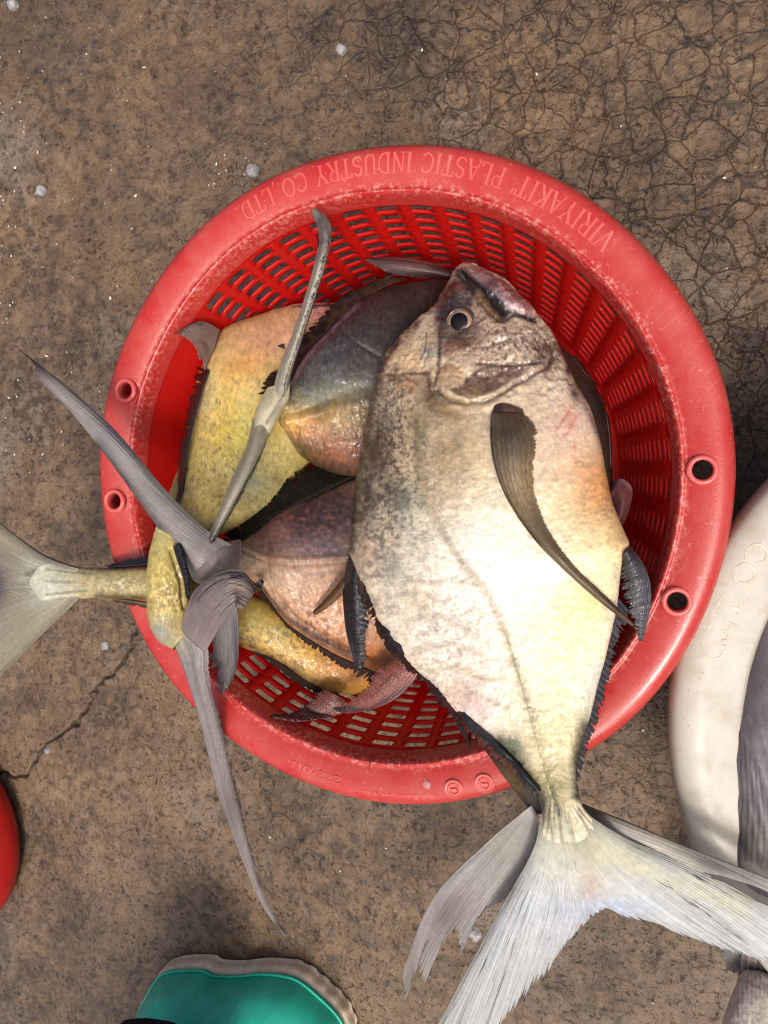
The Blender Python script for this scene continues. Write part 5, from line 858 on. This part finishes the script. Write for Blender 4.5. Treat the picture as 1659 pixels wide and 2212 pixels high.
# ------------------------------------------------------------------ red bowl at the left edge
BR = simple_material('red_bowl_plastic', rgb(176, 26, 22), .42, .2, 60, .15, .4)
_q = np.array([W(uu, vv, .014)[:2] for uu, vv in ((2, 1722), (18, 1762), (29, 1810), (32, 1850), (28, 1895), (16, 1935), (2, 1962))]); _s = np.linalg.lstsq(np.c_[2 * _q, np.ones(7)], (_q ** 2).sum(1), rcond=None)[0]
bc = _s[:2]; br = math.sqrt(_s[2] + bc @ bc); print('bowl', bc, br)
bowl = thing('plastic_bowl', 'plain red plastic bowl cut off by the left edge of the photo', 'bowl', (bc[0], bc[1], 0))
pr = [(br * .55, .0), (br * .85, .001), (br * .97, .006), (br, .014), (br * .98, .022), (br * .92, .032), (br * .84, .040), (br * .74, .045), (br * .70, .043), (br * .66, .036), (br * .5, .014), (br * .3, .010), (0, .010)]
V, Fc = lathe(spline(pr, 40), 120, False, (bc[0], bc[1], 0)); obj('shell', V, Fc, BR, bowl)
V, Fc = lathe([(br * .5, .0), (br * .56, .0), (br * .58, .005), (br * .5, .005)], 80, True, (bc[0], bc[1], 0)); obj('foot_ring', V, Fc, BR, bowl)

# ------------------------------------------------------------------ green rubber boot and trouser leg
GREEN = simple_material('green_rubber', rgb(48, 190, 160), .28, .25, 45, .25, .5, .15, col2=rgb(28, 158, 130))
SOLE = simple_material('worn_pale_sole', rgb(232, 220, 190), .6, .25, 120, .4, .3, 0, col2=rgb(198, 178, 144))
boot = thing('rubber_boot', 'green rubber boot toe with a worn pale sole, standing at the bottom edge', 'boot', tuple(W(530, 2200, 0)))
SOLE_O = [(262, 2360), (278, 2260), (300, 2190), (322, 2140), (342, 2106), (359, 2089), (394, 2080), (448, 2080), (470, 2090), (517, 2092), (566, 2087), (615, 2090), (655, 2102), (699, 2137), (738, 2176), (757, 2214), (772, 2290), (776, 2370)]
so = spline([(*p,) for p in SOLE_O], 150); back = spline([(776, 2370), (720, 2640), (640, 2850), (520, 2880), (400, 2840), (310, 2620), (262, 2360)], 60)[1:-1]
ring = np.vstack([so, back]); cen = ring.mean(0)
def at_z(p, z): return W(p[:, 0], p[:, 1], z)
base0 = at_z(ring, .010); cw_ = base0.mean(0)
nrm_ = base0 - np.roll(base0, 1, 0); out = np.c_[nrm_[:, 1], -nrm_[:, 0], 0 * nrm_[:, 0]]; out /= np.linalg.norm(out, axis=1, keepdims=True) + 1e-9
sgn = np.sign(((base0 - cw_) * out).sum(1).mean()); out *= sgn
tread = np.array([(.0016 if (i // 4) % 2 else -.0002) if i < 26 else ((.0010 if (i // 3) % 2 else 0) if 92 < i < 150 else .0004) for i in range(len(ring))])
lv = []
for z, k, tr in ((.0005, -.0005, 1), (.006, .0, 1), (.010, .0, .8), (.013, -.0010, .5), (.0135, -.006, 0)):
    p = base0 + out * (k + tread * tr)[:, None]; p[:, 2] = z; lv.append(p)
n = len(ring); V = np.vstack(lv + [lv[0].mean(0, keepdims=True), lv[-1].mean(0, keepdims=True)]); ff = [tuple(f) for f in grid_faces(len(lv), n, True).tolist()]
ff += [(len(lv) * n, i, (i + 1) % n) for i in range(n)] + [(len(lv) * n + 1, (len(lv) - 1) * n + (i + 1) % n, (len(lv) - 1) * n + i) for i in range(n)]
obj('sole', V, ff, SOLE, boot)
heel = W(530, 2760, .0)
lv = []
inset = -.0028; ib = base0 + out * (inset + np.where(np.arange(n) < 20, .0036, 0))[:, None]
ankle = np.array([heel[0], heel[1] + .012, 0])
for z, s, f in ((.0100, 1.0, 0), (.0145, 1.012, 0), (.016, 1.0, 0), (.0185, 1.003, 0), (.030, .985, .02), (.042, .93, .06), (.052, .83, .13), (.060, .70, .24), (.070, .58, .40), (.085, .50, .6), (.11, .46, .78), (.15, .45, .9), (.20, .47, 1.0)):
    cc = ib.mean(0); c2 = cc * (1 - f) + ankle * f; p = c2 + (ib - cc) * np.array([s if f < .3 else s * 1.05, s, 1]); p[:, 2] = z + .004 * NZ[3](p[:, 0] * 60, p[:, 1] * 60) * (z > .02); lv.append(p)
lv = spline(np.array(lv).reshape(len(lv), -1), 46).reshape(46, n, 3)
V = lv.reshape(-1, 3); obj('upper', V, grid_faces(46, n, True), GREEN, boot)
sd_ = base0[:150] + out[:150] * (-.0016); sd_[:, 2] = .0165; V, Fc = tube(sd_[12:146], .0011, 8); obj('foxing_band', V, Fc, GREEN, boot)
TR = simple_material('black_trouser_cloth', rgb(24, 23, 27), .85, .3, 300, .6, .2)
leg = thing('trouser_leg', 'black trouser leg hem at the bottom edge, over the green boot', 'trousers', tuple(W(330, 2330, .1)))
hem = spline([(236, 2300, .088), (258, 2212, .092), (300, 2197, .093), (345, 2200, .093), (392, 2216, .092), (450, 2300, .088), (470, 2450, .086), (380, 2540, .086), (270, 2450, .086), (236, 2300, .088)], 61)[:-1]
hp = W(hem[:, 0], hem[:, 1], hem[:, 2]); hc = hp.mean(0); prs = [(0.90, .004), (0.95, -.001), (1.0, .0005), (1.0, .006), (.985, .009), (1.0, .012), (1.0, .04), (1.03, .10), (1.06, .18), (1.12, .30), (0.02, .302)]
V = np.vstack([hc + (hp - hc) * np.array([k, k, 1]) + np.array([.06 * dz, -dz * .75, dz]) + .0015 * np.sin(np.arange(60) * .63 + dz * 60)[:, None] * (dz > .03) for k, dz in prs]); obj('cloth_leg', V, grid_faces(len(prs), 60, True), TR, leg)

# ------------------------------------------------------------------ ice, scales, glint flecks, hairs
m, t, b, o = newmat('ice'); b.inputs['Base Color'].default_value = (.86, .88, .9, 1); b.inputs['Roughness'].default_value = .1; b.inputs['Coat Weight'].default_value = .6; ICE = m
q = NB(t); nn_, _ = q.noise(q.coord(), 300, 3); q.set(b.inputs['Normal'], q.bump(nn_, .5, .001))
tr = q.n('BsdfTransparent'); tr.inputs[0].default_value = (.93, .94, .95, 1); mx = q.n('MixShader'); q.set(mx.inputs[0], q.maprange(nn_, .35, .65, .72, .93))
t.links.new(b.outputs[0], mx.inputs[1]); t.links.new(tr.outputs[0], mx.inputs[2]); t.links.new(mx.outputs[0], o.inputs[0])
def ice(uu, vv, z, rpx, hgt, label, seed, squash=1.0):
    c = W(uu, vv, z); r = rpx * (CL[2] - z) / F; rs = np.random.RandomState(seed); bm = bmesh.new(); bmesh.ops.create_icosphere(bm, subdivisions=3, radius=1)
    for x in bm.verts:
        p = np.array(x.co); k = 1 / (np.abs(p) ** 3.2).sum() ** (1 / 3.2); p = p * k * (1 + .10 * (NZ[seed % 8](p[0] * 2 + 9 + seed, p[1] * 2 + 9) - .5)); x.co = (p[0] * r, p[1] * r * squash, (p[2] + .8) * hgt / 2)
    me = bpy.data.meshes.new('ice_chip'); bm.to_mesh(me); bm.free(); me.polygons.foreach_set('use_smooth', np.ones(len(me.polygons), bool)); me.materials.append(ICE)
    ob = bpy.data.objects.new('ice_chip', me); COL.objects.link(ob); ob.location = c; ob.rotation_euler = (0, 0, seed); tag(ob, label, 'ice', 'melting ice chips lying about')
ice(550, 372, 0, 14, .007, 'clear square ice chip on the concrete just above the upper left rim', 3)
ice(740, 112, 0, 11, .006, 'small clear ice chip on the concrete above the basket near the top edge', 4)
ice(33, 14, 0, 13, .006, 'ice chip on the concrete in the top left corner', 5)
ice(93, 414, 0, 13, .005, 'flat ice chip on the concrete far left of the basket', 6)
ice(1027, 2014, 0, 15, .005, 'melted ice chip on the concrete between the two pale tails', 7)
ice(230, 1394, 0, 11, .004, 'melted ice chip on the concrete beside the long floor crack', 8)
ice(923, 1693, .1143, 9, .002, 'flat ice flake on the lower red rim beside two round stamps', 9)
ice(105, 1620, 0, 8, .004, 'tiny ice chip by the dark stain left of the basket', 10)
FLK = simple_material('pale_flake_and_glint', rgb(222, 216, 200), .25, .15, 300, .1, .5, .6)
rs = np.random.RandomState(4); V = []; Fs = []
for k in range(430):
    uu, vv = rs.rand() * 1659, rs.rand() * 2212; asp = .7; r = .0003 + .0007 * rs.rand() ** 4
    if k > 150: uu = 330 * rs.rand() ** 1.7; vv = 1050 * rs.rand() ** 1.1; asp = .25 + .5 * rs.rand(); r = .0003 + .0011 * rs.rand() ** 3  # denser pale flecks at the left, added to imitate wet glints
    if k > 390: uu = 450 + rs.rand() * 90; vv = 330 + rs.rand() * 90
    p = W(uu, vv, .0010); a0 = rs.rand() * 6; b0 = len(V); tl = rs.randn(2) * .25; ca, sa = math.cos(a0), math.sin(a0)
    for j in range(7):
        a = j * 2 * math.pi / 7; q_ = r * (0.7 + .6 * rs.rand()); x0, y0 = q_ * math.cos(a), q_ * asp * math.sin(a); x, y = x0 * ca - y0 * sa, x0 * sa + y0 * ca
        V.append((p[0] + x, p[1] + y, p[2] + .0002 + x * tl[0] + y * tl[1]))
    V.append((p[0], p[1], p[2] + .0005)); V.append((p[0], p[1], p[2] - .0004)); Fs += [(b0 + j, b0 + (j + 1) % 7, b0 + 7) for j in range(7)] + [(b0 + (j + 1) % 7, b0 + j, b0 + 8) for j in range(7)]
o_ = obj('grit_scales_and_glints', V, Fs, FLK, smooth=False); o_['kind'] = 'stuff'; o_['label'] = 'pale loose scales and grit, plus added flecks imitating wet glints on the concrete'
HAIR = simple_material('dark_fibre', rgb(60, 24, 20), .5)
for k, pts in enumerate(([(836, 1598), (842, 1606), (833, 1612), (842, 1624)], [(800, 1628), (806, 1640), (799, 1650), (798, 1664)], [(766, 1640), (768, 1630), (776, 1622), (782, 1628)])):
    pp = spline(pts, 14); zz = []
    for a, b_ in pp:
        z = .112
        for _ in range(3):
            p = W(a, b_, z); r = np.hypot(p[0], p[1]); z = rim_z(r) if r > .138 else float(np.interp(r, [.1340, .1354, .1368, .138], [.0985, .104, .1104, .1128]))
        zz.append(z + .0007)
    V, Fc = tube(W(pp[:, 0], pp[:, 1], np.array(zz)), .00022, 5); h_ = obj('fibre', V, Fc, HAIR); tag(h_, ('short curled dark fibre on the lower wall above the rim', 'long dark fibre hanging down the lower rim', 'leftmost dark fibre on the worn lower rim ridge')[k], 'fibre')
